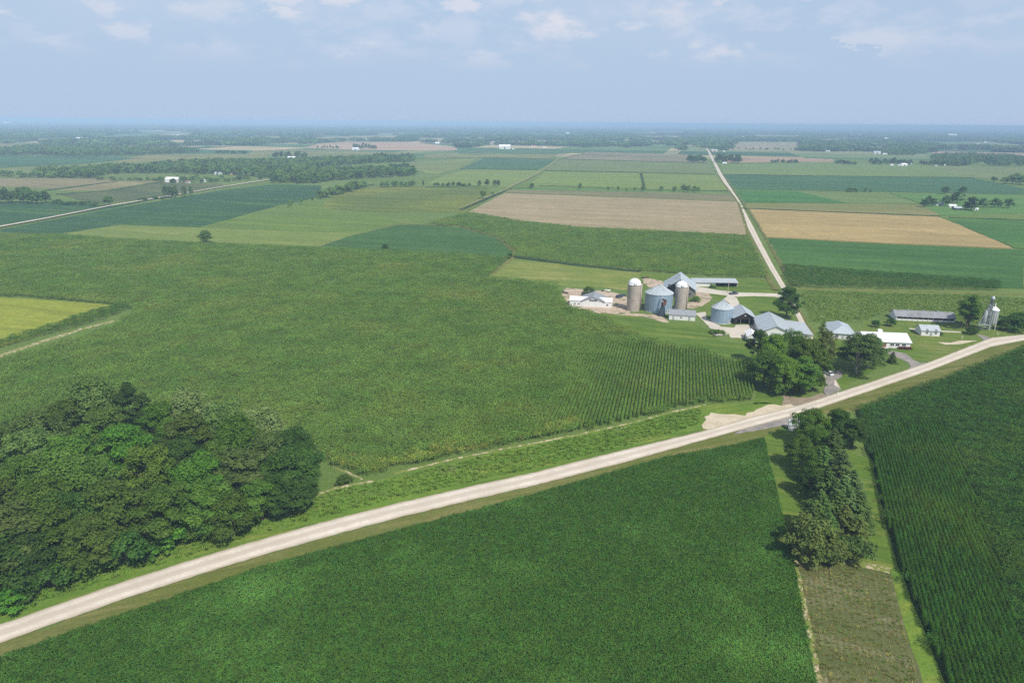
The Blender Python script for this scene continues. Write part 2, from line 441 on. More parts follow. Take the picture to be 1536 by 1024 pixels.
def spruce_arrays(seed, H, Rr, base, tiers=15, per=10, gap=0.0):
    rng = np.random.default_rng(seed); C = []; N = []; S = []; sp = []
    for t in range(tiers):
        u = t / (tiers - 1); z = base + (H - base) * (u ** 0.9) * .97; r = Rr * (1 - u) ** 0.8 * rng.uniform(.82, 1.1) + .25
        m = max(4, int(per * (1 - u * .55)))
        for b in range(m):
            if rng.random() < gap: continue
            az = 2 * math.pi * (b + rng.random() * .8) / m; L = r * rng.uniform(.72, 1.12); nk = max(4, int(L * 4.2))
            for k in range(nk):
                s = (k + 1) / nk; x = L * s
                for side in (-1, 0, 1):
                    o = side * (0.30 * L * s * (1.15 - s) + .08) + rng.normal() * .08
                    C.append((math.cos(az) * x - math.sin(az) * o, math.sin(az) * x + math.cos(az) * o, z - 0.34 * x * s + .22 * x * s ** 3 + rng.normal() * .10))
                    N.append((math.cos(az) * .45 + rng.normal() * .25, math.sin(az) * .45 + rng.normal() * .25, 1.0))
                    S.append(rng.uniform(.45, .85)); a2 = az + side * .6; sp.append((-math.sin(a2), math.cos(a2), 0.0))
    C = np.array(C); N = np.array(N)
    return quads(C, N, np.array(S), 0.42, rng, np.array(sp))

def trunk_mesh(name, seed, H, Rr, base, r0, mat, limbs=6, conifer=False):
    rnd = random.Random(seed); mb = MB(); lean = (rnd.uniform(-.4, .4), rnd.uniform(-.4, .4))
    top = H * (.93 if conifer else .72)
    mb.tube([(0, 0, -.2), (0, 0, .25), (lean[0] * .3, lean[1] * .3, top * .35), (lean[0] * .7, lean[1] * .7, top * .7), (lean[0], lean[1], top)],
            [r0 * 1.5, r0 * 1.1, r0 * .85, r0 * .5, r0 * .12], 8)
    if not conifer:
        for i in range(limbs):
            a = 2 * math.pi * (i + rnd.random() * .6) / limbs; z = base * .75 + (top - base) * .6 * i / limbs; L = Rr * rnd.uniform(.55, .8)
            up = (H - z) * rnd.uniform(.3, .55)
            mb.tube([(lean[0] * z / top, lean[1] * z / top, z), (math.cos(a) * L * .45, math.sin(a) * L * .45, z + up * .45), (math.cos(a) * L, math.sin(a) * L, z + up)],
                    [r0 * .5, r0 * .32, r0 * .08], 6)
    mb_o = bpy.data.meshes.new(name); mb_o.from_pydata(mb.v, [], mb.f); mb_o.materials.append(mat)
    mb_o.polygons.foreach_set('use_smooth', [True] * len(mb_o.polygons)); mb_o.update(); return mb_o

LEAF = {}
def leaf_mats():
    L = LEAF
    def lm(k, n, a, b, tr=.34):
        L[k] = leaf_mat(n, tuple(min(255, x * 1.06) for x in a), tuple(min(255, x * 1.06) for x in b), tr, .24)
    lm('mid', 'leaf_mid_green', (76, 104, 46), (96, 122, 60)); lm('grey', 'leaf_grey_green', (84, 106, 64), (104, 124, 82))
    lm('olive', 'leaf_olive', (80, 104, 52), (98, 120, 64)); lm('dark', 'leaf_dark_green', (58, 86, 44), (78, 106, 54))
    lm('bright', 'leaf_bright_green', (74, 112, 42), (92, 130, 54)); lm('yellow', 'leaf_yellow_green', (90, 116, 50), (108, 132, 62))
    lm('brown', 'leaf_brownish', (88, 98, 58), (104, 112, 70), .2); lm('silver', 'leaf_silver', (98, 116, 82), (116, 132, 98), .2)
    lm('spruce', 'needle_dark_green', (70, 94, 56), (90, 114, 72), .15); lm('bspruce', 'needle_grey_green', (76, 98, 68), (96, 118, 86), .15)
    lm('rusty', 'needle_rusty', (98, 110, 70), (88, 108, 64), .15); lm('far', 'leaf_far_green', (88, 118, 68), (110, 136, 84), .15)
    lm('fard', 'leaf_far_dark_green', (66, 94, 56), (84, 112, 70), .15)

TV = {}
def tree_variants():
    """crown and trunk meshes, each made once at unit-ish size; trees share them"""
    for i in range(7):
        H, Rr, b = 18.0, (7.2, 6.6, 7.8, 6.0, 7.0, 8.2, 6.4)[i], (1.2, 1.6, 1.0, 1.4, 0.8, 1.5, 1.2)[i]
        V, Fq = crown_arrays(100 + i, H, Rr, b, (84, 74, 92, 66, 86, 96, 78)[i], 15000, 0.54, 1.0, (.2, .3, .25, .35, .15, .28, .2)[i])
        TV['broad%d' % i] = (np_mesh('crown', V, Fq, LEAF['mid']), trunk_mesh('trunk', i, H, Rr, b, .42, M['bark']), H, Rr)
    for i in range(3):   # open, loosely leaved
        H, Rr, b = 18.0, 6.8, 3.2
        V, Fq = crown_arrays(140 + i, H, Rr, b, 44, 7000, 0.62, .8, .4)
        TV['loose%d' % i] = (np_mesh('crown', V, Fq, LEAF['mid']), trunk_mesh('trunk', 40 + i, H, Rr, b, .4, M['bark'], 9), H, Rr)
    for i in range(3):   # bushes to the ground
        H, Rr, b = 6.0, 3.6, 0.3
        V, Fq = crown_arrays(160 + i, H, Rr, b, 34, 3200, 0.5, .9, .3)
        TV['bush%d' % i] = (np_mesh('foliage', V, Fq, LEAF['mid']), trunk_mesh('stem', 60 + i, H, Rr, b, .16, M['bark'], 5), H, Rr)
    for i in range(4):
        H, Rr = 13.0, (3.6, 3.1, 4.0, 3.4)[i]
        V, Fq = spruce_arrays(180 + i, H, Rr, .8, 17, 12, (0, 0, 0, .3)[i])
        TV['spruce%d' % i] = (np_mesh('crown', V, Fq, LEAF['spruce']), trunk_mesh('trunk', 80 + i, H, Rr, 1, .25, M['bark'], 0, True), H, Rr)
    # old pine with horizontal plates of needles
    V, Fq = crown_arrays(200, 18.0, 8.8, 1.6, 60, 14000, 0.55, .6, .3, .25)
    TV['pine'] = (np_mesh('crown', V, Fq, LEAF['spruce']), trunk_mesh('trunk', 90, 18, 8.5, 3.6, .45, M['palebark'], 9), 18.0, 8.8)
    for i in range(6):   # small ones for the middle distance, one mesh each
        H, Rr, b = 12.0, (4.6, 5.2, 3.8, 5.6, 4.2, 5.0)[i], (.6, .4, .9, .3, .5, .3)[i]
        V, Fq = crown_arrays(220 + i, H, Rr, b, 34, 1500, 1.0, 1.0, .3)
        t = MB(); t.tube([(0, 0, -.3), (0, 0, H * .4), (.1, 0, H * .7)], [.35, .25, .1], 6)
        nv = len(V); V2 = np.vstack([V, np.array(t.v)]); quad = [f for f in t.f if len(f) == 4]
        F2 = np.vstack([Fq, np.array(quad) + nv])
        for mk in ('far', 'fard'):
            TV['mid%d%s' % (i, mk)] = (np_mesh('tree', V2, F2, [LEAF[mk], M['bark']], [0] * len(Fq) + [1] * len(quad)), None, H, Rr)

def plant(kind, leaf, loc, H, Rr, label, cat='tree', name='tree', group=None, rz=None, crown='crown', trunk='trunk'):
    cm, tm, h0, r0 = TV[kind]
    rnd = random.Random(int(loc[0] * 131 + loc[1] * 17)); rz = rnd.uniform(0, 6.28) if rz is None else rz
    e = empty(name, (loc[0], loc[1], 0.0), rz); tag(e, label, cat, group)
    for nm, me in ((crown, cm), (trunk, tm)):
        o = bpy.data.objects.new(nm, me); col.objects.link(o); o.parent = e; o.scale = (Rr / r0, Rr / r0, H / h0)
        if nm == crown and leaf:
            o.material_slots[0].link = 'OBJECT'; o.material_slots[0].material = LEAF[leaf]
    return e

def mid_tree(i, mk, loc, H, W, label, group, cat='tree', name='tree'):
    me, _, h0, r0 = TV['mid%d%s' % (i % 6, mk)]
    o = bpy.data.objects.new(name, me); col.objects.link(o); o.location = (loc[0], loc[1], 0)
    o.rotation_euler = (0, 0, (loc[0] * 7 + loc[1] * 3) % 6.28); o.scale = (W / 2 / r0, W / 2 / r0, H / h0)
    tag(o, label, cat, group); return o

# ------------------------------------------------------------------ crops: one object per crop, plants set out by geometry nodes
def in_poly(X, Y, P):
    ins = np.zeros(len(X), bool); n = len(P); j = n - 1
    for i in range(n):
        xi, yi = P[i][0], P[i][1]; xj, yj = P[j][0], P[j][1]
        c = ((yi > Y) != (yj > Y)) & (X < (xj - xi) * (Y - yi) / ((yj - yi) if abs(yj - yi) > 1e-9 else 1e-9) + xi)
        ins ^= c; j = i
    return ins

def set_out(P, du, dv, az, jit, seed, holes=()):
    """points in polygon P on a grid whose rows (u) run along azimuth az"""
    rng = np.random.default_rng(seed); a = R(az); ux, uy = math.sin(a), math.cos(a); vx, vy = math.cos(a), -math.sin(a)
    A = np.array([(p[0], p[1]) for p in P]); u = A @ np.array([ux, uy]); v = A @ np.array([vx, vy])
    U, V = np.meshgrid(np.arange(u.min(), u.max(), du), np.arange(v.min(), v.max(), dv)); U = U.ravel(); V = V.ravel()
    U = U + rng.uniform(-.5, .5, len(U)) * du * jit[0]; V = V + rng.uniform(-.5, .5, len(V)) * dv * jit[1]
    X = U * ux + V * vx; Y = U * uy + V * vy
    k = in_poly(X, Y, P)
    for h in holes: k &= ~in_poly(X, Y, h)
    return np.stack([X[k], Y[k]], 1), rng

_coll = {}
def plant_set(key, meshes):
    c = bpy.data.collections.new(key); _coll[key] = c
    for i, me in enumerate(meshes):
        o = bpy.data.objects.new(key, me); c.objects.link(o)
    return c

def scatter(name, XY, z, rot, scl, coll, label, cat, nvar, rng):
    n = len(XY); V = np.zeros((n, 3)); V[:, :2] = XY; V[:, 2] = z
    me = bpy.data.meshes.new(name); me.vertices.add(n); me.vertices.foreach_set('co', V.astype(np.float32).ravel())
    ro = np.zeros((n, 3)); ro[:, 2] = rot
    me.attributes.new('turn', 'FLOAT_VECTOR', 'POINT').data.foreach_set('vector', ro.astype(np.float32).ravel())
    if np.ndim(scl) == 1: scl = np.repeat(np.asarray(scl)[:, None], 3, 1)
    me.attributes.new('size', 'FLOAT_VECTOR', 'POINT').data.foreach_set('vector', np.asarray(scl).astype(np.float32).ravel())
    me.attributes.new('pick', 'INT', 'POINT').data.foreach_set('value', rng.integers(0, nvar, n).astype(np.int32))
    o = bpy.data.objects.new(name, me); col.objects.link(o)
    g = bpy.data.node_groups.new(name, 'GeometryNodeTree')
    g.interface.new_socket('Geometry', in_out='INPUT', socket_type='NodeSocketGeometry')
    g.interface.new_socket('Geometry', in_out='OUTPUT', socket_type='NodeSocketGeometry')
    gi = g.nodes.new('NodeGroupInput'); go = g.nodes.new('NodeGroupOutput')
    ip = g.nodes.new('GeometryNodeInstanceOnPoints'); ci = g.nodes.new('GeometryNodeCollectionInfo')
    ci.inputs['Collection'].default_value = coll; ci.inputs['Separate Children'].default_value = True; ci.inputs['Reset Children'].default_value = True
    ip.inputs['Pick Instance'].default_value = True
    def attr(nm, ty):
        a = g.nodes.new('GeometryNodeInputNamedAttribute'); a.data_type = ty; a.inputs['Name'].default_value = nm
        return [s for s in a.outputs if s.enabled and s.name == 'Attribute'][0]
    e2r = g.nodes.new('FunctionNodeEulerToRotation'); g.links.new(attr('turn', 'FLOAT_VECTOR'), e2r.inputs[0])
    g.links.new(gi.outputs[0], ip.inputs['Points']); g.links.new(ci.outputs[0], ip.inputs['Instance'])
    g.links.new(attr('pick', 'INT'), ip.inputs['Instance Index']); g.links.new(e2r.outputs[0], ip.inputs['Rotation'])
    g.links.new(attr('size', 'FLOAT_VECTOR'), ip.inputs['Scale']); g.links.new(ip.outputs[0], go.inputs[0])
    md = o.modifiers.new('plants', 'NODES'); md.node_group = g
    tag(o, label, cat, None, 'stuff'); return o

def soy_mesh(seed, mat, rad=0.62, n=40, leaf=0.25, h=0.8):
    rng = np.random.default_rng(seed); r = rad * np.sqrt(rng.random(n)); a = rng.random(n) * 6.283
    zz = h * (0.72 + .28 * np.sqrt(np.maximum(0, 1 - (r / rad) ** 2))) * rng.uniform(.75, 1.1, n)
    C = np.stack([r * np.cos(a), r * np.sin(a), zz], 1)
    N = np.stack([np.cos(a) * .45 * r / rad, np.sin(a) * .45 * r / rad, np.ones(n)], 1) + rng.normal(size=(n, 3)) * .36
    V, Fq = quads(C, N, leaf * rng.uniform(.7, 1.3, n), rng.uniform(.7, .95, n), rng)
    return np_mesh('plant', V, Fq, mat)

def corn_mesh(seed, mat, L=2.0, per=7, h=2.4, wid=.42, lw=.15, leaves=7):
    """a short run of one corn row: stalks with arching blades, y along the row"""
    rng = np.random.default_rng(seed); V = []; Fs = []
    for p in range(per):
        y = L * ((p + rng.random()) / per - .5); x = rng.normal() * .05; H = h * rng.uniform(.88, 1.08)
        for k in range(leaves):
            z = H * (0.38 + .55 * k / (leaves - 1)); az = (k % 2) * math.pi + rng.normal() * .75; ln = wid * rng.uniform(.8, 1.35) * (1.15 - .3 * k / leaves)
            d = np.array([math.cos(az), math.sin(az), 0]); s = np.array([-math.sin(az), math.cos(az), 0]) * lw * .5
            p0 = np.array([x, y, z]); p1 = p0 + d * ln * .55 + np.array([0, 0, .28]); p2 = p0 + d * ln + np.array([0, 0, .12 + rng.normal() * .1])
            b = len(V); V += [p0 - s * .5, p0 + s * .5, p1 + s, p1 - s, p2 + s * .35, p2 - s * .35]
            Fs += [(b, b + 1, b + 2, b + 3), (b + 3, b + 2, b + 4, b + 5)]
        b = len(V); t = .05; V += [np.array(q) for q in ((x - t, y, .1), (x + t, y, .1), (x + t * .6, y, H + .12), (x - t * .6, y, H + .12))]; Fs.append((b, b + 1, b + 2, b + 3))
    return np_mesh('plant', np.array(V), np.array(Fs), mat)

def patch_mesh(seed, mat, size=3.0, n=80, leaf=.6, h0=.9, h1=1.7, up=.5, asp=.5):
    """a square of mixed standing crop as it shows from far off"""
    rng = np.random.default_rng(seed)
    C = np.stack([rng.uniform(-.56, .56, n) * size, rng.uniform(-.56, .56, n) * size, rng.uniform(h0, h1, n)], 1)
    N = rng.normal(size=(n, 3)) * .5 + np.array([0, 0, up])
    V, Fq = quads(C, N, leaf * rng.uniform(.6, 1.4, n), asp, rng)
    return np_mesh('plant', V, Fq, mat)

def tuft_mesh(seed, mat, n=26, rad=.6, h=.6, lw=.09):
    rng = np.random.default_rng(seed); V = []; Fs = []
    for k in range(n):
        a = rng.random() * 6.283; r = rad * math.sqrt(rng.random()); b0 = np.array([r * math.cos(a), r * math.sin(a), 0]); az = rng.random() * 6.283
        d = np.array([math.cos(az), math.sin(az), 0]); s = np.array([-math.sin(az), math.cos(az), 0]) * lw
        hh = h * rng.uniform(.6, 1.2); b = len(V)
        V += [b0 - s, b0 + s, b0 + d * .25 * hh + s * .8 + np.array([0, 0, hh * .7]), b0 + d * .25 * hh - s * .8 + np.array([0, 0, hh * .7]), b0 + d * .6 * hh + np.array([0, 0, hh]) + s * .2, b0 + d * .6 * hh + np.array([0, 0, hh]) - s * .2]
        Fs += [(b, b + 1, b + 2, b + 3), (b + 3, b + 2, b + 4, b + 5)]
    return np_mesh('plant', np.array(V), np.array(Fs), mat)
SUN_EL, SUN_AZ = 52.0, 33.0      # shadows fall away from the camera and to the left
def light_and_air():
    w = bpy.data.worlds.new('World'); sc.world = w; w.use_nodes = True; nt = w.node_tree; nt.nodes.clear()
    N = nt.nodes.new; Lk = nt.links.new
    sd = Vector((math.sin(R(SUN_AZ)) * math.cos(R(SUN_EL)), -math.cos(R(SUN_AZ)) * math.cos(R(SUN_EL)), math.sin(R(SUN_EL))))
    sky = N('ShaderNodeTexSky'); sky.sky_type = 'NISHITA'; sky.sun_disc = False; sky.sun_elevation = R(SUN_EL)
    sky.sun_rotation = math.atan2(sd.x, sd.y); sky.altitude = 200; sky.air_density = 1.0; sky.dust_density = 0.6; sky.ozone_density = 1.5
    tint = N('ShaderNodeMix'); tint.data_type = 'RGBA'; tint.blend_type = 'MULTIPLY'; tint.inputs[0].default_value = 1
    Lk(sky.outputs[0], tint.inputs[6]); tint.inputs[7].default_value = (*SKY_TINT, 1)
    pale = N('ShaderNodeMix'); pale.data_type = 'RGBA'; Lk(tint.outputs[2], pale.inputs[6]); pale.inputs[7].default_value = tuple(x / SKY_STR for x in lin((168, 189, 216))) + (1,)
    # faint fair-weather cumulus, as part of the sky itself
    tc = N('ShaderNodeTexCoord'); sp = N('ShaderNodeSeparateXYZ'); Lk(tc.outputs['Generated'], sp.inputs[0])
    def mth(op, a, b=0.0):
        m = N('ShaderNodeMath'); m.operation = op
        for v, k in ((a, 0), (b, 1)):
            if isinstance(v, (int, float)): m.inputs[k].default_value = v
            else: Lk(v, m.inputs[k])
        return m.outputs[0]
    def rng(f, a, b, c=0.0, d=1.0):
        m = N('ShaderNodeMapRange'); m.interpolation_type = 'SMOOTHSTEP'; Lk(f, m.inputs[0])
        for i, v in enumerate((a, b, c, d)): m.inputs[i + 1].default_value = v
        return m.outputs[0]
    az = mth('ARCTAN2', sp.outputs[0], sp.outputs[1]); el = mth('ARCSINE', sp.outputs[2])
    cv = N('ShaderNodeCombineXYZ'); Lk(az, cv.inputs[0]); Lk(mth('MULTIPLY', el, 2.3), cv.inputs[1]); cv.inputs[2].default_value = CLOUD_SEED
    Lk(rng(el, 0.02, 0.55, 0.97, 0.0), pale.inputs[0])
    def noise(s, d, r, v=cv.outputs[0]):
        n = N('ShaderNodeTexNoise'); n.inputs['Scale'].default_value = s; n.inputs['Detail'].default_value = d; n.inputs['Roughness'].default_value = r
        Lk(v, n.inputs['Vector']); return n.outputs['Fac']
    big = noise(12.0, 8, 0.6)
    band = mth('MULTIPLY', rng(el, 0.06, 0.105), rng(el, 0.5, 1.2, 1.0, 0.6))
    # separate puffs: cells of the sky, some with a cloud in them, their edges billowed by noise
    def puffs(s, lo, hi, keep, seed):
        va = N('ShaderNodeVectorMath'); va.operation = 'ADD'; Lk(cv.outputs[0], va.inputs[0])
        nz = N('ShaderNodeTexNoise'); nz.inputs['Scale'].default_value = s * 1.9; nz.inputs['Detail'].default_value = 6; nz.inputs['Roughness'].default_value = 0.62; Lk(cv.outputs[0], nz.inputs['Vector'])
        sb = N('ShaderNodeVectorMath'); sb.operation = 'SUBTRACT'; Lk(nz.outputs['Color'], sb.inputs[0]); sb.inputs[1].default_value = (.5, .5, .5)
        ml = N('ShaderNodeVectorMath'); ml.operation = 'MULTIPLY'; Lk(sb.outputs[0], ml.inputs[0]); ml.inputs[1].default_value = (1.7 / s, 1.0 / s, 0)
        Lk(ml.outputs[0], va.inputs[1])
        v = N('ShaderNodeTexVoronoi'); v.voronoi_dimensions = '3D'; v.inputs['Scale'].default_value = s; Lk(va.outputs[0], v.inputs['Vector'])
        sc_ = N('ShaderNodeSeparateColor'); Lk(v.outputs['Color'], sc_.inputs[0])
        return mth('MULTIPLY', rng(mth('ADD', v.outputs['Distance'], mth('MULTIPLY', sc_.outputs[1], 0.22)), hi, lo), rng(sc_.outputs[0], keep, keep + .25))
    pf = mth('MAXIMUM', puffs(9.5, .2, .68, .2, 1), mth('MULTIPLY', puffs(18.0, .2, .64, .35, 2), 0.8))
    high = rng(el, 0.14, 0.23, 0.0, 0.05)
    cl = mth('MULTIPLY', mth('MAXIMUM', mth('MULTIPLY', rng(mth('ADD', big, high), 0.47, 0.66), 0.35), pf), band)
    veil = mth('MULTIPLY', rng(noise(3.2, 4, 0.5), 0.4, 0.75), rng(el, 0.03, 0.2, 0.0, 0.35))
    fac = mth('MINIMUM', mth('ADD', mth('MULTIPLY', cl, 0.74), mth('MULTIPLY', veil, 0.6)), 0.85)
    mx = N('ShaderNodeMix'); mx.data_type = 'RGBA'; Lk(fac, mx.inputs[0]); Lk(pale.outputs[2], mx.inputs[6])
    mx.inputs[7].default_value = tuple(x / SKY_STR for x in lin((220, 218, 226))) + (1,)
    bg = N('ShaderNodeBackground'); bg.inputs['Strength'].default_value = SKY_STR; Lk(mx.outputs[2], bg.inputs[0])
    wo = N('ShaderNodeOutputWorld'); Lk(bg.outputs[0], wo.inputs[0])
    sl = bpy.data.lights.new('sun', 'SUN'); sl.energy = SUN_STR; sl.angle = R(0.53); sl.color = (1.0, 0.955, 0.88)
    so = bpy.data.objects.new('sun', sl); col.objects.link(so); so.rotation_euler = (-sd).to_track_quat('-Z', 'Y').to_euler(); so.location = (0, 0, 400)
    # the summer haze between the camera and the horizon
    mb = MB(); mb.box2((-31000, -4000, -1.5), (31000, 36500, 99))
    m = bpy.data.materials.new('haze'); m.use_nodes = True; t = m.node_tree; t.nodes.clear()
    pv = t.nodes.new('ShaderNodeVolumePrincipled'); pv.inputs['Color'].default_value = (*HAZE_COL, 1); pv.inputs['Density'].default_value = HAZE_DEN
    pv.inputs['Anisotropy'].default_value = -0.25
    ou = t.nodes.new('ShaderNodeOutputMaterial'); t.links.new(pv.outputs[0], ou.inputs['Volume'])
    h = mb.build('haze', m); tag(h, 'pale blue summer haze over the far country', 'haze', None, 'stuff')
    sc.view_settings.view_transform = 'Standard'; sc.view_settings.look = 'None'; sc.view_settings.exposure = 0.16; sc.view_settings.gamma = 1
    sc.cycles.max_bounces = 5; sc.cycles.diffuse_bounces = 3; sc.cycles.transmission_bounces = 3; sc.cycles.volume_bounces = 0
    sc.cycles.use_denoising = DENOISE
    try:
        sc.cycles.denoiser = 'OPENIMAGEDENOISE'; sc.cycles.denoising_input_passes = 'RGB_ALBEDO_NORMAL'; sc.cycles.denoising_prefilter = 'ACCURATE'
    except Exception: pass

DENOISE = False
SKY_STR, SUN_STR = 0.14, 4.2
SKY_TINT = (1.0, 0.96, 0.86)
HAZE_COL, HAZE_DEN = (0.52, 0.75, 1.0), 0.00018
CLOUD_SEED = 8.7

def ground():
    xs = [-30000, -12000, -5000, -2500, -1200, -600, -300, 0, 300, 600, 1200, 2500, 5000, 12000, 30000]
    ys = [-3000, -500, 0, 150, 300, 500, 800, 1200, 1800, 2600, 4000, 7000, 12000, 20000, 35000]
    V = [(x, y, 0) for y in ys for x in xs]; n = len(xs); Fs = [(j * n + i, j * n + i + 1, (j + 1) * n + i + 1, (j + 1) * n + i) for j in range(len(ys) - 1) for i in range(n - 1)]
    mb = MB(); mb.add(V, Fs); o = mb.build('ground', ground_mat()); tag(o, 'flat farmland reaching to the horizon', 'ground', None, 'structure')

FAR_FIELDS = [[(40,209),(180,205),(188,209),(52,214)], [(330,206),(425,204),(432,208),(338,210)], [(470,206),(600,203),(608,207),(478,211)], [(900,213),(1020,211),(1026,216),(908,218)], [(618,209),(724,206),(730,210),(624,213)], [(1095,205),(1200,203),(1206,207),(1100,209)], [(1225,209),(1292,207),(1297,211),(1230,213)], [(1395,216),(1530,217),(1536,222),(1402,221)], [(730,213),(840,211),(846,215),(735,217)], [(-20,216),(60,214),(66,219),(-20,221)], [(960,205),(1046,203.5),(1050,207),(965,209)], [(240,214),(330,212),(336,216),(246,219)]]
PX = {}
def fields():
    n = [0]
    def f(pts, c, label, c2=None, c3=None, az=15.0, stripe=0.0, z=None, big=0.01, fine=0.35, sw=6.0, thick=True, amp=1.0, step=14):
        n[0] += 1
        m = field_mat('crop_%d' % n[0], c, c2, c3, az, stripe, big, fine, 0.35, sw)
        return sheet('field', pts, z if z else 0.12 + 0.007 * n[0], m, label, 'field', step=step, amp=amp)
    # ---- from far to near
    for k, P in enumerate(FAR_FIELDS):
        f(P, [(190,176,142),(146,152,104),(176,166,126),(130,148,98)][k % 4], 'thin far field between the hazy woods', big=.003)
    f([(0,233),(60,234),(150,234),(220,237),(120,246),(0,252)], (70,116,78), 'blue green field in front of the far dark wood, left', big=.004)
    f([(0,252),(120,246),(215,238),(300,241),(215,256),(130,262),(0,266)], (126,146,84), 'light green field among the wooded strips, left', big=.004)
    f([(170,243),(215,233),(300,231),(400,232),(400,237),(330,243),(180,247)], (136,142,92), 'olive field behind the long wooded strip', big=.004)
    f([(380,226),(445,224),(520,226),(610,229),(600,236),(500,236),(370,232)], (132,142,96), 'pale field beside the far white farm', big=.004)
    f([(455,222),(480,216),(520,213),(610,213),(680,220),(690,226),(530,225)], (196,168,138), 'bare tan fields far off in the middle left', (180,152,124), (206,180,150), big=.004)
    f([(150,270),(240,262),(250,268),(245,274)], (122,142,78), 'small light green field before the wooded strip', big=.004)
    f([(0,268),(150,268),(176,272),(80,283),(0,280)], (150,138,100), 'brown olive field at the left edge', (134,126,88), (164,150,110), az=-60, stripe=.2, big=.006)
    f([(178,272),(240,272),(150,286),(85,286)], (154,144,100), 'narrow tan field between dark ditches', (138,130,90), az=-60, stripe=.2, big=.006)
    f([(244,273),(330,276),(345,279),(250,296),(150,306),(120,300),(90,292),(160,286)], (100,110,76), 'grey green field crossed by a ditch', (80,96,66), (124,128,86), az=-60, stripe=.3, big=.006)
    f([(0,305),(75,304),(170,309),(244,297),(165,313),(80,326),(0,338)], (62,104,62), 'dark green field along the far road, its left side, cloud shade in its colour', (50,88,56), (92,124,66), big=.006)  # cloud shade over this crop is put into its dark green
    f([(0,345),(80,330),(165,314),(330,286),(408,277),(482,278),(478,296),(415,310),(300,341),(180,337),(90,350),(0,352)], (62,102,62), 'broad dark green field right of the far road, darkened for cloud shade', (50,86,56), (84,120,68), big=.006)  # crop colour kept dark and bluish in place of a cast cloud shadow
    f([(418,309),(478,297),(500,318),(560,318),(600,335),(540,350),(325,342),(300,341)], (108,134,66), 'light green field before the dark green one', (96,124,60), (124,150,56), az=-75, stripe=.25)
    f([(92,352),(180,338),(325,343),(540,350),(596,337),(478,371),(310,364),(165,358)], (124,142,78), 'pale hay field behind the lone tree', (110,132,70), (140,152,90), az=-75, stripe=.25)
    f([(498,292),(552,280),(722,280),(742,288),(704,316),(690,319),(560,318),(480,312)], (122,134,60), 'olive yellow field with painted patches of cloud shade', (92,112,52), (140,148,62), big=.008)  # darker second tone paints soft cloud shadows into the crop colour
    # centre, beyond the bare field
    f([(640,277),(655,268),(700,254),(818,256),(766,281)], (124,146,84), 'light green field left of the lane', (112,136,78), (134,152,92))
    f([(690,253),(728,237),(835,240),(806,255)], (72,110,78), 'dark blue green field beside the lane', (66,102,74))
    f([(620,255),(610,244),(718,237),(686,254),(650,262)], (128,146,92), 'pale field left of the dark blue green field')
    f([(635,232),(760,227),(840,230),(826,238),(730,236),(640,237)], (134,144,96), 'pale strip field beyond the lane')
    f([(815,256),(842,240),(1064,245),(1074,262),(960,259)], (118,136,90), 'grey green field left of the straight road', (104,124,84), (132,144,98))
    f([(846,239),(880,228),(1040,232),(1048,238),(1062,244)], (150,144,110), 'tan green field before the far wood, left of the straight road')
    f([(680,225),(760,223),(880,227),(846,231),(690,231)], (84,124,84), 'green strip field before the white sheds')
    f([(792,279),(818,258),(958,260),(964,285)], (126,148,80), 'light green field between lane and ditch', (112,138,74), (142,154,92), stripe=.25, sw=18)
    f([(967,285),(961,260),(1075,263),(1092,286)], (126,146,84), 'light green field between ditch and straight road', (112,136,76), (138,150,92), stripe=.2, sw=12)
    f([(642,280),(764,283),(730,283),(722,280),(560,279)], (110,140,76), 'thin green strip with hedge trees')
    f([(766,283),(792,281),(1092,288),(1098,291),(768,286)], (106,142,78), 'green strip along the row of small trees')
    f([(760,289),(768,285),(1097,291),(1106,303)], (138,132,92), 'olive strip behind the bare field', (122,122,84), (150,138,102))
    f([(703,318),(757,290),(1106,303.5),(1122,353),(980,346),(870,341),(770,330)], (180,160,126), 'bare tan field left of the straight road', (160,146,110), (194,172,140), az=-75, stripe=.3, big=.012)
    # right of the straight road
    f([(1085,236),(1160,236),(1250,239),(1250,243),(1086,244)], (188,160,130), 'small bare tan field by the far farm')
    f([(1090,226),(1100,213),(1205,214),(1206,227)], (178,160,128), 'striped tan fields far up the straight road', (140,138,100))
    f([(1395,233),(1400,227),(1536,230),(1536,235)], (190,160,134), 'narrow pinkish bare field, far right')
    f([(1260,222),(1330,220),(1330,224),(1262,225)], (188,168,130), 'small tan field among the far woods')
    f([(1080,246),(1210,243),(1380,248),(1460,266),(1085,262)], (114,140,86), 'light green field on the far right', (104,132,80), (128,146,92))
    f([(1380,248),(1536,252),(1536,272),(1462,267)], (120,134,90), 'grey green field on the far right', (104,124,80))
    f([(1085,262.5),(1460,267.5),(1536,283),(1536,292),(1098,284)], (66,110,74), 'dark blue green field on the right of the road', (60,100,70), (88,122,78))
    f([(1100,286),(1195,287),(1272,305),(1114,304)], (72,126,64), 'deep green field behind the golden field', (64,114,58), (84,134,70), stripe=.2)
    f([(1198,288),(1330,290),(1380,306),(1275,306)], (112,134,84), 'olive field with thin scrub', (100,124,76))
    f([(1334,290),(1536,294),(1536,320),(1400,324),(1384,306)], (96,136,72), 'bright green field round the small farm', (84,124,66))
    f([(1114,305.5),(1190,305),(1382,308),(1410,323.5),(1121,313)], (146,136,92), 'tan strip behind the golden field', (118,128,78), (160,142,104), az=-75, stripe=.35)
    f([(1406,327),(1536,331),(1536,374),(1520,372),(1452,343)], (74,122,58), 'green field right of the golden field', (66,110,52), (106,136,62))
    f([(1123,314),(1407,325.5),(1440,338),(1519,373),(1330,365),(1150,356)], (192,166,110), 'golden ripe field right of the road', (168,148,98), (204,178,122), az=-75, stripe=.3, big=.012)
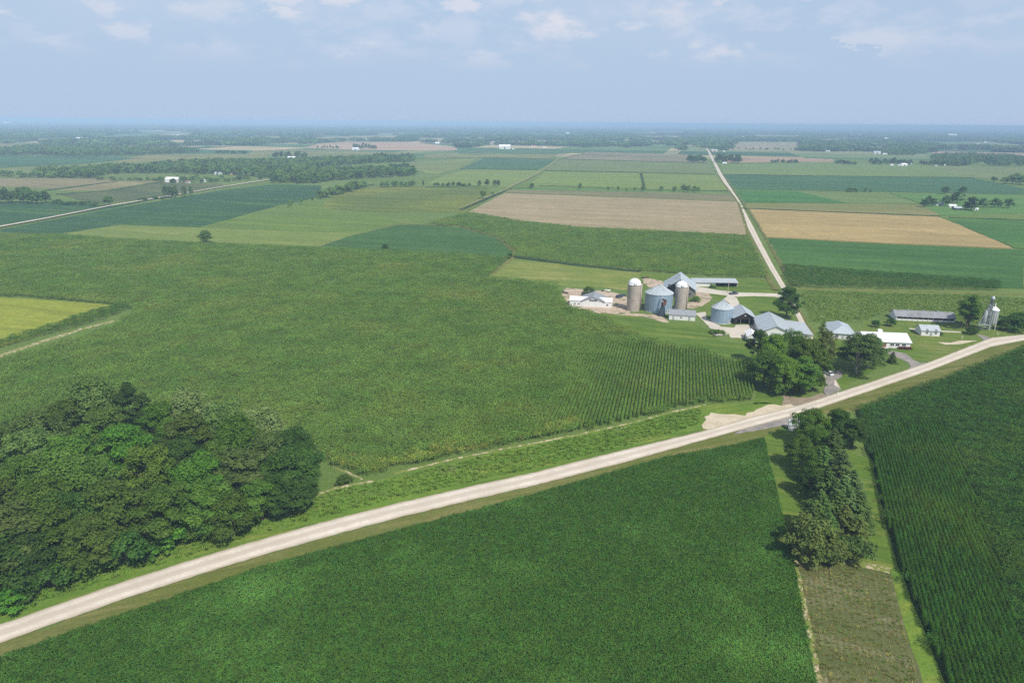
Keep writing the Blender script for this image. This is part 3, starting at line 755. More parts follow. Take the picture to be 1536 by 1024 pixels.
    f([(1151,358),(1330,367),(1519,375),(1536,376),(1536,433),(1480,432),(1172,397)], (70,112,54), 'deep green field in front of the golden field', (60,102,48), (84,122,62), az=-75, big=.008)
    # round the farm
    f([(478,372),(520,356),(597,338),(640,337.5),(690,342),(745,358),(772,382),(762,386),(620,378.5)], (72,110,58), 'dark green lens shaped field', (62,100,52), (84,118,64), az=-75, stripe=.15)
    sheet('field', [(728,418),(764,389),(865,398),(960,407),(960,428),(935,436),(900,430),(850,431),(835,427)], .10, field_mat('hay', (136,144,78), (112,134,66), (186,170,112), -75, .45, .03, .5, .15, 7), 'mown hay strip behind the left white shed', 'field', amp=.8)
    sheet('lawn', [(960,409),(1100,418),(1152,420),(1168,438),(1163,446),(1172,470),(1200,492),(1190,500),(1132,482),(1095,455),(1045,440),(985,425),(962,420)], .04, M['lawn'], 'mown lawn between the barn and the road', 'lawn')
    sheet('lawn', [(838,436),(850,470),(905,468),(960,476),(1000,486),(1042,486),(1066,497),(1080,512),(1120,516),(1150,560),(1176,604),(1130,606),(1138,572),(1122,548),(1050,524),(975,512),(930,488),(885,470),(860,462)], .05, M['lawn'], 'sloping lawn below the grain bins', 'lawn')
    sheet('lawn', [(1222,500),(1290,512),(1365,528),(1400,540),(1340,541),(1250,588),(1240,560)], .05, M['lawn'], 'lawn in front of the white roofed house', 'lawn')
    sheet('lawn', [(1295,480),(1536,490),(1536,500),(1487,505),(1395,543),(1360,530),(1290,500)], .045, M['lawn_dry'], 'patchy lawn around the small white garage', 'lawn')
    sheet('pasture', [(1180,428),(1300,436),(1480,442),(1536,446),(1536,492),(1440,486),(1330,482),(1222,487),(1206,478)], .03, field_mat('pasture', (104,130,72), (90,116,62), (122,140,84), 15, 0, .03, .6, .3), 'rough green pasture behind the houses', 'pasture')
    sheet('lawn', [(1144,655),(1180,637),(1196,640),(1290,684),(1306,686),(1313,700),(1330,790),(1347,848),(1338,858),(1256,843),(1184,820),(1162,730),(1148,660)], .05, M['lawn'], 'bright mown lawn around the row of spruces', 'lawn')
    sheet('verge', [(1334,855),(1347,846),(1424,1040),(1386,1040),(1343,892)], .06, M['verge'], 'grass strip between stubble and corn', 'grass strip')
    sheet('field', [(1182,820),(1256,840),(1336,857),(1345,895),(1388,1045),(1228,1045),(1209,944),(1189,849)], .10, M['stubble'], 'small weedy stubble plot below the spruces', 'field')
    ridge_strip('straw_margin', [(1183,821),(1200,829),(1256,841),(1315,851),(1335,857)], 3.0, .2, M['track'], 'pale dead grass edge of the stubble plot', 'field edge', seed=5, step=1.5)
    ridge_strip('straw_margin', [(1184,823),(1192,850),(1211,944),(1229,1040)], 2.2, .2, M['track'], 'pale dead grass edge beside the soybeans', 'field edge', seed=6, step=1.5)
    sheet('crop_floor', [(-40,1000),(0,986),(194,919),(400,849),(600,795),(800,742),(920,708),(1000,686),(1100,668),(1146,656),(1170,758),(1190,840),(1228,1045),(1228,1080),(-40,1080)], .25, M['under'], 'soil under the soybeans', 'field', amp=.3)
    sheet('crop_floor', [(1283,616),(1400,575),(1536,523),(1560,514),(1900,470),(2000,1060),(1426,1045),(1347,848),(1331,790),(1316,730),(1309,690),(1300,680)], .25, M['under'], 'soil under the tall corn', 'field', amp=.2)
    # pale tracks along the big corn field
    for pts, w in (([(455,748),(500,733),(559,721)], 1.5), ([(499,700),(522,708),(544,719)], .8), ([(590,710),(680,688),(760,672),(860,653),(952,633),(1010,617),(1058,607)], 1.0), ([(370,772),(420,757),(455,747)], .7)):
        ridge_strip('track', pts, w, .12, M['track'], 'pale dirt line between corn and roadside weeds', 'dirt track', seed=int(pts[0][0]), step=2)
    ridge_strip('track', [(-8,536),(60,513),(120,494),(172,481)], 4.0, .1, M['track'], 'pale dirt track by the yellow field', 'dirt track', seed=9, step=4)
    sheet('field', [(-20,446),(40,449),(110,454),(178,460),(120,480),(60,500),(-20,527)], .55, field_mat('yellow_crop', (146,158,66), (132,148,60), (158,164,76), -75, .2, .02, .6, .3, 5), 'yellow green crop field at the left edge', 'field', amp=.6)

def roads():
    strip_lr('gravel_road', [(-60,957),(0,937),(100,902),(200,867.5),(300,836),(400,806.5),(500,779),(600,754),(700,731),(800,709),(940,674),(1050,648),(1130,625),(1200,607.5),(1300,575),(1395,543),(1487,506.5),(1536,502),(1580,500)],
             [(-60,985),(0,965),(100,929),(200,894),(300,862),(400,831),(500,803),(600,776),(700,752),(800,729),(940,693),(1050,662),(1130,640),(1200,622),(1300,588.5),(1395,556),(1487,520.5),(1536,511),(1580,506)], .16, M['gravel'], 'wide pale gravel road crossing the foreground', 'road')
    strip_lr('gravel_road', [(1057.6,221),(1061,226),(1077.5,261),(1101,300),(1120,339),(1134,366),(1152,400),(1169.5,429),(1190,466),(1205,497),(1226,540),(1240,574),(1240,594)],
             [(1059,221),(1064,226),(1083,261),(1108.5,300),(1129.5,339),(1143,366),(1161,400),(1178.5,429),(1198,466),(1214,497),(1240,540),(1254,572),(1262,584)], .13, M['gravel'], 'straight pale road running to the horizon', 'road')
    strip_lr('gravel_road', [(-30,347.2),(0,340.7),(80,326.2),(165,309.3),(245,296),(330,281.4),(405,269.5)], [(-30,349),(0,342.3),(80,327.6),(165,310.5),(245,297),(330,282.2),(406,270.2)], 1.3, M['gravel'], 'far narrow road slanting past the dark fields at the left', 'road')
    for pts, w in (([(690,314),(757,286),(805,262),(825,249),(838,238)], 5), ([(838,239),(862,233),(890,228)], 9), ([(712,232),(742,229)], 8)):
        L = [(x - 1.0, y) for x, y in pts]; Rr = [(x + 1.0, y + .3) for x, y in pts]
        strip_lr('farm_lane', L, Rr, 1.5, M['track'], 'thin pale farm lane between far fields', 'lane')
    # drives, yards, bare ground
    def s(name, pts, z, m, label, cat, amp=.5): sheet(name, pts, z, M[m], label, cat, step=2.2, amp=amp)
    s('driveway', [(1044,429.5),(1075,435),(1104,438.3),(1169,440.5),(1172,445.5),(1130,444),(1100,445),(1080,442),(1044,438.5)], .10, 'drive', 'driveway from the straight road to the barn', 'driveway', .3)
    s('driveway', [(1043,470),(1058,468),(1060,478),(1070,484),(1082,490),(1101,491.5),(1104,487.5),(1134,487),(1146,476),(1165,478),(1200,496),(1196,502),(1134,490),(1132,494),(1118,498),(1115,507),(1096,506.5),(1094,501),(1075,494),(1066,493),(1056,482)], .11, 'drive', 'curved driveway past the small grain bin', 'driveway', .3)
    s('apron', [(1095,441.5),(1085,449),(1094,455),(1096,470),(1112,470),(1111,459),(1105,447),(1101,445)], .14, 'conc2' if False else 'drive', 'pale apron behind the small grain bin', 'yard', .2)
    s('yard', [(843,441),(848,432),(875,434),(900,436),(922,439),(940,443),(945,470),(985,473),(1000,478),(1002,484),(960,474),(925,472),(885,468),(852,459)], .09, 'yard', 'bare yard around the left white shed', 'yard', .9)
    s('yard', [(962,416.5),(975,418),(992,421),(1000,428),(985,432),(974,431),(966,425)], .085, 'yard', 'bare ground behind the big barn', 'yard', .9)
    s('yard', [(1043,434),(1060,438),(1068,446),(1060,455),(1046,462),(1028,462),(1030,455),(1044,450)], .09, 'yard', 'bare ground beside the big barn', 'yard', .9)
    s('driveway', [(1240,560),(1252,556),(1264,557),(1262,566),(1252,570),(1251,578),(1262,584),(1240,595),(1235,588),(1238,572)], .25, 'asphalt', 'grey drive between the maples and the pine', 'driveway', .2)
    s('sand_patch', [(1055,643),(1056.5,625),(1066,619),(1089,621.6),(1118,623.6),(1135,614),(1152,607),(1172,608.7),(1186,606),(1196,612),(1140,626),(1085,642)], .12, 'sand', 'pale sandy pull-off beside the gravel road', 'pull-off', .9)
    s('driveway', [(1172,610),(1176,592),(1196,597),(1215,596),(1232,590),(1243,593),(1236,600),(1200,610)], .10, 'mulch', 'bare brown soil under the maples', 'bare soil', .4)
    s('driveway', [(1360,531),(1372,541),(1381,544.5),(1397,544),(1381,552),(1360,557),(1366,549),(1363,544),(1346,536.5),(1325,527),(1333,525)], .10, 'asphalt', 'grey driveway curving to the white roofed house', 'driveway', .2)
    s('driveway', [(1464,501),(1475,503),(1487,507),(1500,506),(1480,514),(1468,514),(1476,510)], .10, 'asphalt', 'short grey driveway by the thin silos', 'driveway', .2)
    s('driveway', [(1364,492),(1380,494),(1411,496),(1442,497.5),(1442,499),(1410,497.6),(1364,493.6)], .11, 'drive', 'thin pale drive behind the small garage', 'driveway', .1)
    s('driveway', [(1140,626),(1196,618),(1200,622),(1192,640),(1182,640),(1174,638),(1150,643),(1100,651)], .095, 'asphalt', 'worn entrance to the spruce row', 'driveway', .3)
    s('verge', [(1036,452),(1060,450),(1066,458),(1066,470),(1043,472),(1043,462)], .06, 'lawn_dry', 'dry grass between the barn and the small bin', 'grass')
    s('bare_patch', [(1406,513),(1425,514),(1440,511),(1466,511),(1440,516),(1418,517)], .09, 'sand', 'bare sandy patch on the roadside lawn', 'bare ground', .3)
    s('verge', [(1175,425),(1182,431),(1210,480),(1222,500),(1216,500),(1205,480)], .06, 'verge_dry', 'dry grass beside the straight road', 'grass strip', .4)
    # verges of the gravel road
    s('verge', [(0,917),(130,855),(250,812),(330,778),(455,742),(560,722),(700,687),(860,654),(1010,618),(1058,607),(1130,604),(1176,604),(1160,610),(1135,616),(1116,624),(1066,620),(1054,643),(940,673),(800,708),(600,753),(400,806),(200,867),(0,936),(-40,952),(-40,930)], .05, 'verge', 'weedy verge on the far side of the gravel road', 'grass strip')
    s('verge', [(-40,979),(0,965),(200,894),(400,831),(600,776),(800,729),(940,693),(1050,662),(1130,640),(1180,638),(1146,656),(1100,667),(1000,685),(920,708),(800,742),(600,795),(400,848),(194,918),(0,985),(-40,998)], .045, 'verge_dry', 'dry grass verge between road and soybeans', 'grass strip')
    s('verge', [(1200,623),(1300,589),(1395,556.5),(1487,521),(1545,511),(1560,514),(1400,574),(1283,616),(1240,620)], .05, 'verge_dry', 'dry grass verge between road and corn', 'grass strip')
    for pts in ([(1086,262),(1112,300),(1124,316),(1150,357),(1173,398),(1190,428)], [(1074.5,262),(1094,287),(1108,306),(1122,352),(1134,378),(1152,417),(1164,436)]):
        ridge_strip('verge', pts, 4.5, .55, M['verge_dry'], 'dry grass bank along the straight road', 'grass strip', seed=int(pts[0][0]), step=6)
    # dark ditches and field margins far off
    def dch(pts, w, h, label, m='ditch'): ridge_strip('field_margin', pts, w, h, M[m], label, 'field edge', seed=int(pts[0][0] + pts[0][1]), step=9)
    M['ditch'] = field_mat('ditch_grass', (56,80,50), (46,68,44), (70,92,56), fine=.6)
    for pts in ([(1112,313),(1250,319),(1409,325)], [(1424,327),(1536,331)], [(1086,262),(1280,265),(1460,267)], [(1072,262),(960,259),(816,256)], [(962,261),(967,284)], [(965,285),(1092,287)],
                [(810,279),(964,284)], [(760,284),(800,282)], [(690,254),(806,255)], [(620,238),(730,237),(840,239)], [(640,281),(722,280)], [(846,239),(1062,245)],
                [(70,286),(176,272.5)], [(85,292),(160,287),(243,273)], [(0,252),(120,246),(215,237)], [(692,316),(757,287)], [(560,277),(500,290),(480,297)], [(960,408),(870,399),(770,386)], [(1085,247),(1200,244)], [(760,231),(880,233),(1045,238)]):
        dch(pts, 4.5, 1.1, 'dark ditch margin between far fields')
    for pts in ([(597,337),(540,350),(478,371),(440,374)], [(770,331),(870,342),(980,347),(1120,354)], [(165,358),(310,365),(440,372)], [(1100,289),(1200,287),(1330,290)], [(1151,357.5),(1519,374.5)], [(1192,433),(1480,441),(1536,443)]):
        dch(pts, 3.0, .5, 'pale dry grass line between fields', 'verge_dry')
    dch([(600,336),(690,340),(745,356),(772,378),(768,388),(728,418)], 3.5, .9, 'yellowish weedy edge of the lens shaped field', 'verge_dry')

def crops():
    soy = leaf_mat('soybean_leaf', (80, 114, 50), (68, 104, 46), 0.28, .16, .5, .5, (104, 146, 80), .03, .5, .74)
    corn = leaf_mat('corn_leaf', (80, 116, 52), (64, 100, 46), 0.28, .24, .4, .5, (92, 120, 54), .03, .5, .7)
    corn2 = leaf_mat('corn_leaf_far', (118, 146, 80), (100, 132, 68), 0.3, .18, .06, .55, (130, 148, 84), .018, .48, .68)
    ripe = leaf_mat('ripening_corn', (148, 158, 84), (160, 158, 104), 0.25, .3, .25)
    weed = leaf_mat('roadside_weeds', (112, 144, 66), (124, 150, 76), 0.3, .2, .12, .6, (146, 158, 126), .07, .6, .72)
    cs = plant_set('soybean', [soy_mesh(i, soy) for i in range(5)])
    cc = plant_set('corn_row', [corn_mesh(10 + i, corn, 2.0, 9, 2.4, .29, .14, 8) for i in range(6)])
    cr = plant_set('corn_wide_row', [corn_mesh(20 + i, corn2, 2.4, 10, 2.2, .42, .17, 8) for i in range(5)])
    cp = plant_set('corn_patch', [patch_mesh(30 + i, corn2, 3.0, 130, .5, 1.5, 2.3, .85, .42) for i in range(6)])
    cq = plant_set('grain_corn_patch', [patch_mesh(40 + i, corn, 2.2, 130, .38, 1.6, 2.4, .75, .4) for i in range(5)])
    cy = plant_set('ripe_row', [patch_mesh(50 + i, ripe, 2.0, 100, .42, 1.2, 2.5, .7, .32) for i in range(4)])
    grs = leaf_mat('pasture_tuft', (120, 146, 78), (134, 154, 90), 0.3, .15, .06)
    cg = plant_set('tuft', [tuft_mesh(70 + i, grs) for i in range(5)])
    dry = leaf_mat('dry_stalk', (156, 144, 106), (122, 124, 78), 0.25, .25, .25)
    cd_ = plant_set('stalk', [tuft_mesh(80 + i, dry, 18, .45, .45, .05) for i in range(5)])
    cw = plant_set('weed', [tuft_mesh(60 + i, weed) for i in range(5)])
    def go(name, P, coll, nv, du, dv, az, z, label, jit=(1, 1), smin=.85, smax=1.15, face=None, holes=(), seed=1, keep=1.0):
        XY, rng = set_out(P, du, dv, az, jit, seed, holes)
        if keep < 1: XY = XY[rng.random(len(XY)) < keep]
        n = len(XY); rot = rng.uniform(0, 6.283, n) if face is None else np.full(n, -R(face)) + np.where(rng.random(n) < .5, math.pi, 0) + rng.normal(size=n) * .02
        s = rng.uniform(smin, smax, n); scl = np.stack([np.ones(n), np.ones(n), s], 1) if face is not None else np.stack([s, s, s], 1)
        scatter(name, XY, z, rot, scl, coll, label, 'crop', nv, rng)
    P = poly_px([(-60,1009),(0,987),(194,920),(400,850),(600,796),(800,743),(920,709),(1000,687),(1100,669),(1145,658),(1169,758),(1189,840),(1227,1045),(1227,1080),(-60,1080)])
    go('soybean_plants', P, cs, 5, .66, .66, 20, 0, 'dense dark green soybeans filling the foreground', (.8, .8))
    # tall corn on the right, rows bending off the lawn edge
    rows = poly_px([(1301,664),(1340,640),(1405,632),(1428,662),(1477,800),(1510,900),(1548,1045),(1428,1045),(1348,847),(1332,790),(1317,730),(1310,690)])
    allc = poly_px([(1285,617),(1400,576),(1536,524),(1570,512),(1860,474),(1900,1060),(1427,1045),(1347,847),(1331,790),(1316,730),(1309,690),(1300,678)])
    go('tall_corn', rows, cc, 6, 2.0, .92, 22, 0, 'dark green corn in clear rows beside the spruce lawn', (0, .03), .92, 1.08, 22)
    go('close_corn', allc, cq, 5, 1.9, 1.9, 22, 0, 'dark green corn without clear rows on the right', (.6, .6), holes=[rows])
    # the big field left of the farm
    big = poly_px([(-500,353),(0,353),(100,354),(165,360),(310,367),(478,374),(620,380),(764,388),(728,418),(800,424),(836,428),(838,440),(850,462),(885,471),(930,489),(975,513),(1050,525),(1121,549),(1136,572),(1128,603),(1058,605),(1010,614),(952,630),(860,649),(760,668),(680,683),(590,703),(548,716),(500,697),(482,682),(300,640),(-500,640)])
    yel = poly_px([(-30,444),(40,447),(110,452),(184,460),(204,465),(172,492),(60,526),(-30,557)])
    core = poly_px([(800,655),(850,585),(905,520),(975,514),(1050,526),(1121,550),(1135,572),(1127,600),(1060,603),(1010,612),(952,628),(860,645)])
    crow = poly_px([(640,680),(720,600),(820,515),(975,514),(1050,526),(1121,550),(1135,572),(1127,600),(1060,603),(1010,612),(952,628),(860,647),(760,666)])
    rip = poly_px([(500,690),(560,676),(640,670),(720,655),(770,640),(800,648),(850,628),(900,638),(860,650),(760,669),(680,684),(590,704),(548,716)])
    go('big_corn_field', big, cp, 6, 2.5, 2.5, 15, 0, 'broad mid green corn field left of the farm', (.7, .7), holes=[yel, core])
    go('corn_rows', crow, cr, 5, 2.4, 1.25, 13.5, 0, 'corn standing in wide rows below the grain bins', (0, .04), .9, 1.1, 13.5)
    edge = poly_px([(478,684),(520,690),(560,690),(600,688),(640,676),(680,662),(720,672),(735,660),(770,662),(800,655),(828,636),(870,632),(880,642),(800,661),(720,678),(640,693),(560,713),(545,716),(500,699)])
    go('ripening_corn', edge, cy, 4, 1.8, 1.8, 70, 0, 'yellowing corn along the track edge of the big field', (.9, .9), .75, 1.1, keep=.7)
    north = poly_px([(598,339),(640,337),(703,319.5),(770,332),(870,343),(980,348),(1121,355),(1152,417),(1100,417),(960,407),(865,397),(772,386),(774,378),(745,356),(690,340)])
    lens = poly_px([(478,372),(520,356),(597,338),(640,337.5),(690,342),(745,358),(772,382),(762,386),(620,378.5)])
    go('north_corn_field', north, cp, 6, 3.0, 3.0, 15, 0, 'corn field between the bare tan field and the barn', (.7, .7), holes=[lens])
    wall = poly_px([(1180,431),(1173,400),(1300,410),(1500,425),(1500,437),(1300,434)])
    go('corn_belt', wall, cq, 5, 2.2, 2.2, 15, .3, 'dark corn belt at the near edge of the deep green field', (.6, .6))
    yb = poly_px([(-30,532),(60,506),(160,479),(196,464),(178,459),(120,476),(60,496),(-30,523)])
    go('corn_belt', yb, cq, 5, 2.2, 2.2, -75, 0, 'strip of taller dark corn round the yellow field', (.6, .6))
    v1 = poly_px([(0,917),(130,857),(250,814),(330,780),(455,745),(560,724),(700,690),(860,657),(1010,621),(1050,612),(1050,636),(940,668),(800,702),(600,746),(400,798),(200,858),(0,926)])
    go('roadside_weeds', v1, cw, 5, 1.05, 1.05, 70, 0, 'tall weeds on the verge along the gravel road', (1, 1), .35, 1.15)
    pw = poly_px([(1200,436),(1480,444),(1536,448),(1536,490),(1440,484),(1330,466),(1300,480),(1222,484),(1212,474)])
    go('pasture_grass', pw, cg, 5, 1.6, 1.6, 15, 0, 'rough tufted grass in the pasture behind the houses', (1, 1), .5, 1.3)
    st = poly_px([(1190,830),(1256,843),(1333,860),(1380,1040),(1232,1040),(1210,944)])
    go('stubble_weeds', st, cw, 5, 1.3, 1.5, 20, .1, 'weeds growing in the stubble plot', (1, .6), .2, .55, keep=.55)
    go('stubble_stalks', st, cd_, 5, .8, .76, 20, .1, 'dry stalks standing in rows in the stubble plot', (.9, .3), .4, .9, keep=.5, seed=3)
def wall_piece(mb, x0, x1, z0, z1, y, d=0.12, mi=0):
    mb.box2((x0, y - d, z0), (x1, y + 0.02, z1), mi)

def frame_at(p0, p1):
    """origin at p0, local x towards p1, local y away from the camera side"""
    d = Vector((p1[0] - p0[0], p1[1] - p0[1], 0)); return math.atan2(d.y, d.x), d.length

def gable(name, p0, p1, depth, eave, rise, wallm, roofm, label, cat, ridge='x', over=.4, group=None, trim=None, open_front=False, rise_pos=.5):
    """p0, p1 are the front bottom corners on the ground. ridge 'x' runs along the front, 'y' runs away from it. Returns root, wall, roof, width"""
    rz, L = frame_at(p0, p1); e = empty(name, (p0[0], p0[1], 0), rz); tag(e, label, cat, group)
    mb = MB(); W, D, z, r = L, depth, eave, eave + rise
    bot = [(0,0,-.3),(W,0,-.3),(W,D,-.3),(0,D,-.3)]; top = [(0,0,z),(W,0,z),(W,D,z),(0,D,z)]
    V = bot + top
    if ridge == 'x':
        V += [(0, D * rise_pos, r), (W, D * rise_pos, r)]
        Fs = [(0,1,5,4),(2,3,7,6),(1,2,6,9,5),(3,0,4,8,7)]
    else:
        V += [(W * rise_pos, 0, r), (W * rise_pos, D, r)]
        Fs = [(0,1,5,8,4),(2,3,7,9,6),(1,2,6,5),(3,0,4,7)]
    if open_front: Fs = Fs[1:]
    mb.add(V, Fs); wall = mb.build('wall', wallm, e)
    rb = MB(); o = over; t = .12
    if ridge == 'x':
        ym = D * rise_pos; s1 = rise / ym; s2 = rise / (D - ym)
        rb.slab([(-o, -o, z - o * s1 + t), (W + o, -o, z - o * s1 + t), (W + o, ym, r + t), (-o, ym, r + t)], t)
        rb.slab([(-o, ym, r + t), (W + o, ym, r + t), (W + o, D + o, z - o * s2 + t), (-o, D + o, z - o * s2 + t)], t)
        rb.tube([(-o, ym, r + t), (W + o, ym, r + t)], .1, 6)
    else:
        xm = W * rise_pos; s1 = rise / xm; s2 = rise / (W - xm)
        rb.slab([(-o, -o, z - o * s1 + t), (xm, -o, r + t), (xm, D + o, r + t), (-o, D + o, z - o * s1 + t)], t)
        rb.slab([(xm, -o, r + t), (W + o, -o, z - o * s2 + t), (W + o, D + o, z - o * s2 + t), (xm, D + o, r + t)], t)
        rb.tube([(xm, -o, r + t), (xm, D + o, r + t)], .1, 6)
    roof = rb.build('roof', roofm, e)
    if trim:
        tb = MB()
        for x in (0, W): tb.box2((x - .12, -.06, 0), (x + .12, .1, z - .05))
        tb.build('corner_trim', trim, e)
    return e, wall, roof, L

def window(e, x, z, w, h, y=0.0, fm=None, axis='front'):
    f = MB(); t = .09
    f.box2((x - w / 2 - t, y - .10, z), (x + w / 2 + t, y + .02, z + t)); f.box2((x - w / 2 - t, y - .10, z + h + t), (x + w / 2 + t, y + .02, z + h + 2 * t))
    f.box2((x - w / 2 - t, y - .10, z + t), (x - w / 2, y + .02, z + h + t)); f.box2((x + w / 2, y - .10, z + t), (x + w / 2 + t, y + .02, z + h + t))
    f.box2((x - .04, y - .09, z + t), (x + .04, y + .02, z + h + t))
    fo = f.build('window', fm or M['white'], e); g = MB(); g.box2((x - w / 2, y - .05, z + t), (x + w / 2, y + .02, z + h + t)); g.build('pane', M['glass'], fo)
    return fo

def door(e, x, w, h, m, y=0.0, handle=True, name='door'):
    d = MB(); d.box2((x - w / 2, y - .09, .02), (x + w / 2, y + .02, h)); d.box2((x - w / 2 - .1, y - .12, h), (x + w / 2 + .1, y + .02, h + .12))
    do = d.build(name, m, e)
    if handle:
        k = MB(); k.box2((x + w / 2 - .25, y - .16, 1.0), (x + w / 2 - .15, y - .085, 1.2)); k.build('handle', M['steel_dark'], do)
    return do

def silo(loc, rad, h, dome, label, group):
    e = empty('silo', (loc[0], loc[1], 0)); tag(e, label, 'silo', group)
    w = MB(); w.lathe([(rad, -.3), (rad, h)], 40); w.build('wall', M['concrete'], e, True)
    hb = MB()
    z = .7
    while z < h - .3:
        hb.lathe([(rad + .005, z), (rad + .05, z + .02), (rad + .05, z + .10), (rad + .005, z + .12)], 40); z += .75 + .35 * (z / h)
    hb.build('hoops', M['hoop'], e, True)
    d = MB(); prof = [(rad + .12, h - .05), (rad + .12, h + .12)] + [(rad * math.cos(a), h + .12 + dome * math.sin(a)) for a in [R(q) for q in range(0, 91, 10)]]
    prof[-1] = (.02, prof[-1][1]); d.lathe(prof, 32)
    dm = d.build('dome', M['white_roof'], e, True)
    c = MB(); 
    for k in range(16):
        a = 2 * math.pi * k / 16; c.tube([(rad * math.cos(q) * math.cos(a) * 1.004, rad * math.cos(q) * math.sin(a) * 1.004, h + .13 + dome * math.sin(q)) for q in [R(t) for t in range(0, 90, 18)]], .045, 4)
    c.build('dome_seam', M['pale_roof'], dm)
    v = MB(); v.box2((-.7, -rad - .35, h + .3), (.7, -rad * .55, h + 1.3)); v.build('dormer', M['white'], e)
    ch = MB(); ch.tube([(rad + .38, .0, .2), (rad + .38, .0, h + .2)], .42, 10); ch.build('chute', M['concrete'], e, True)
    ld = MB()
    for s in (-.22, .22): ld.tube([(-rad - .12, s, .3), (-rad - .12, s, h)], .03, 5)
    for k in range(int(h / .5)): ld.tube([(-rad - .12, -.22, .5 + k * .5), (-rad - .12, .22, .5 + k * .5)], .02, 4)
    ld.build('ladder', M['hoop'], e); return e

def grain_bin(loc, rad, h, cone, label, group, yaw=0.0):
    e = empty('grain_bin', (loc[0], loc[1], 0), yaw); tag(e, label, 'grain bin', group)
    w = MB(); prof = []; n = int(h / .28)
    for k in range(n + 1):
        z = h * k / n; prof += [(rad, z), (rad + .035, z + h / n * .5)]
    w.lathe(prof[:-1], 56); w.build('wall', M['galv'], e, False)
    st = MB()
    for k in range(18):
        a = 2 * math.pi * k / 18; st.box(((rad + .07) * math.cos(a), (rad + .07) * math.sin(a), h / 2), (.08, .14, h - .05), a)
    st.build('stiffeners', M['galv2'], e)
    r = MB(); r.lathe([(rad + .25, h - .02), (rad + .25, h + .08), (.9, h + cone), (.9, h + cone + .35), (.1, h + cone + .6)], 48)
    ro = r.build('roof', M['blue_roof'], e, False)
    rb = MB()
    for k in range(24):
        a = 2 * math.pi * (k + .5) / 24; rb.tube([((rad + .2) * math.cos(a), (rad + .2) * math.sin(a), h + .12), (.95 * math.cos(a), .95 * math.sin(a), h + cone + .03)], .05, 4)
    rb.build('roof_rib', M['galv2'], ro)
    for k in range(2):
        a = -1.2 + k * 2.4; rr = rad * .55; zz = h + cone * .45; vb = MB()
        vb.lathe([(.3, zz), (.3, zz + .5), (.45, zz + .5), (.05, zz + .8)], 10, (rr * math.cos(a), rr * math.sin(a)))
        vb.build('vent', M['galv2'], e)
    d = MB(); d.box((rad * math.sin(.5), -rad * math.cos(.5) - .06, 1.1), (.9, .22, 1.9), .5); d.build('door', M['pale_roof'], e)
    f = MB(); f.lathe([(rad + .35, -.2), (rad + .35, .18), (rad, .18)], 48); f.build('foundation', M['conc2'], e)
    ld = MB(); a = 2.6
    for s in (-.03, .03): ld.tube([((rad + .2) * math.cos(a + s * 1.2), (rad + .2) * math.sin(a + s * 1.2), .3), ((rad + .2) * math.cos(a + s * 1.2), (rad + .2) * math.sin(a + s * 1.2), h)], .03, 4)
    ld.build('ladder', M['hoop'], e)
    return e

def car(loc, rz, paint, label, pickup=False):
    e = empty('parked_car', (loc[0], loc[1], .13), rz); tag(e, label, 'car')
    L, W = (5.3, 1.95) if pickup else (4.6, 1.82)
    prof = [(-L/2, .35), (-L/2, .95), (-L*.30, 1.0), (-L*.22, 1.02), (L*.5 - .05, .98), (L/2, .75), (L/2, .35)]
    b = MB()
    secs = [(-W/2, .0), (-W/2 + .0, .0)]
    V = [(x, -W/2, z) for x, z in prof] + [(x, W/2, z) for x, z in prof]; n = len(prof)
    b.add(V, [tuple(range(n)), tuple(reversed(range(n, 2*n)))] + [(i, i + n, (i + 1) % n + n, (i + 1) % n) for i in range(n)])
    bo = b.build('body', paint, e)
    c = MB(); x0, x1 = ((-.4, 1.2) if pickup else (-1.9, .95)); zt = 1.62 if not pickup else 1.75
    q = [(x0, -W/2 + .08, 1.0), (x1, -W/2 + .08, 1.0), (x1, W/2 - .08, 1.0), (x0, W/2 - .08, 1.0), (x0 + .35, -W/2 + .25, zt), (x1 - .75, -W/2 + .25, zt), (x1 - .75, W/2 - .25, zt), (x0 + .35, W/2 - .25, zt)]
    c.add(q, [(0,1,5,4),(1,2,6,5),(2,3,7,6),(3,0,4,7)]); c.build('windows', M['glass'], e)
    r = MB(); r.box2((x0 + .3, -W/2 + .22, zt - .02), (x1 - .7, W/2 - .22, zt + .06)); r.build('roof', paint, e)
    for sx in (-L*.3, L*.31):
        for sy in (-1, 1):
            w = MB(); w.tube([(sx, sy * (W/2 - .2), .33), (sx, sy * (W/2 + .02), .33)], .34, 14); wo = w.build('wheel', M['tyre'], e)
            h = MB(); h.tube([(sx, sy * (W/2 + .01), .33), (sx, sy * (W/2 + .04), .33)], .2, 10); h.build('rim', M['galv2'], wo)
    for sy in (-1, 1):
        h = MB(); h.box((L/2 - .03, sy * W * .36, .72), (.08, .35, .16)); h.build('headlight', M['white'], e)
        h = MB(); h.box((-L/2, sy * W * .4, .82), (.06, .22, .2)); h.build('tail_light', M['brick'], e)
    return e

def small_building(px, py, w, d, h, rise, wallm, roofm, label, cat='farm building', ridge='x', yaw=0.0, group=None, name='farm_building'):
    """far off: wall, roof and a door are all that shows"""
    c = at(px, py); v = Vector((math.cos(yaw), math.sin(yaw), 0)) * w / 2
    e, wo, ro, L = gable(name, c - v, c + v, d, h, rise, M[wallm], M[roofm], label, cat, ridge, .4, group)
    door(e, w * .5, min(4, w * .3), h * .8, M['steel_dark'], 0, False)
    return e

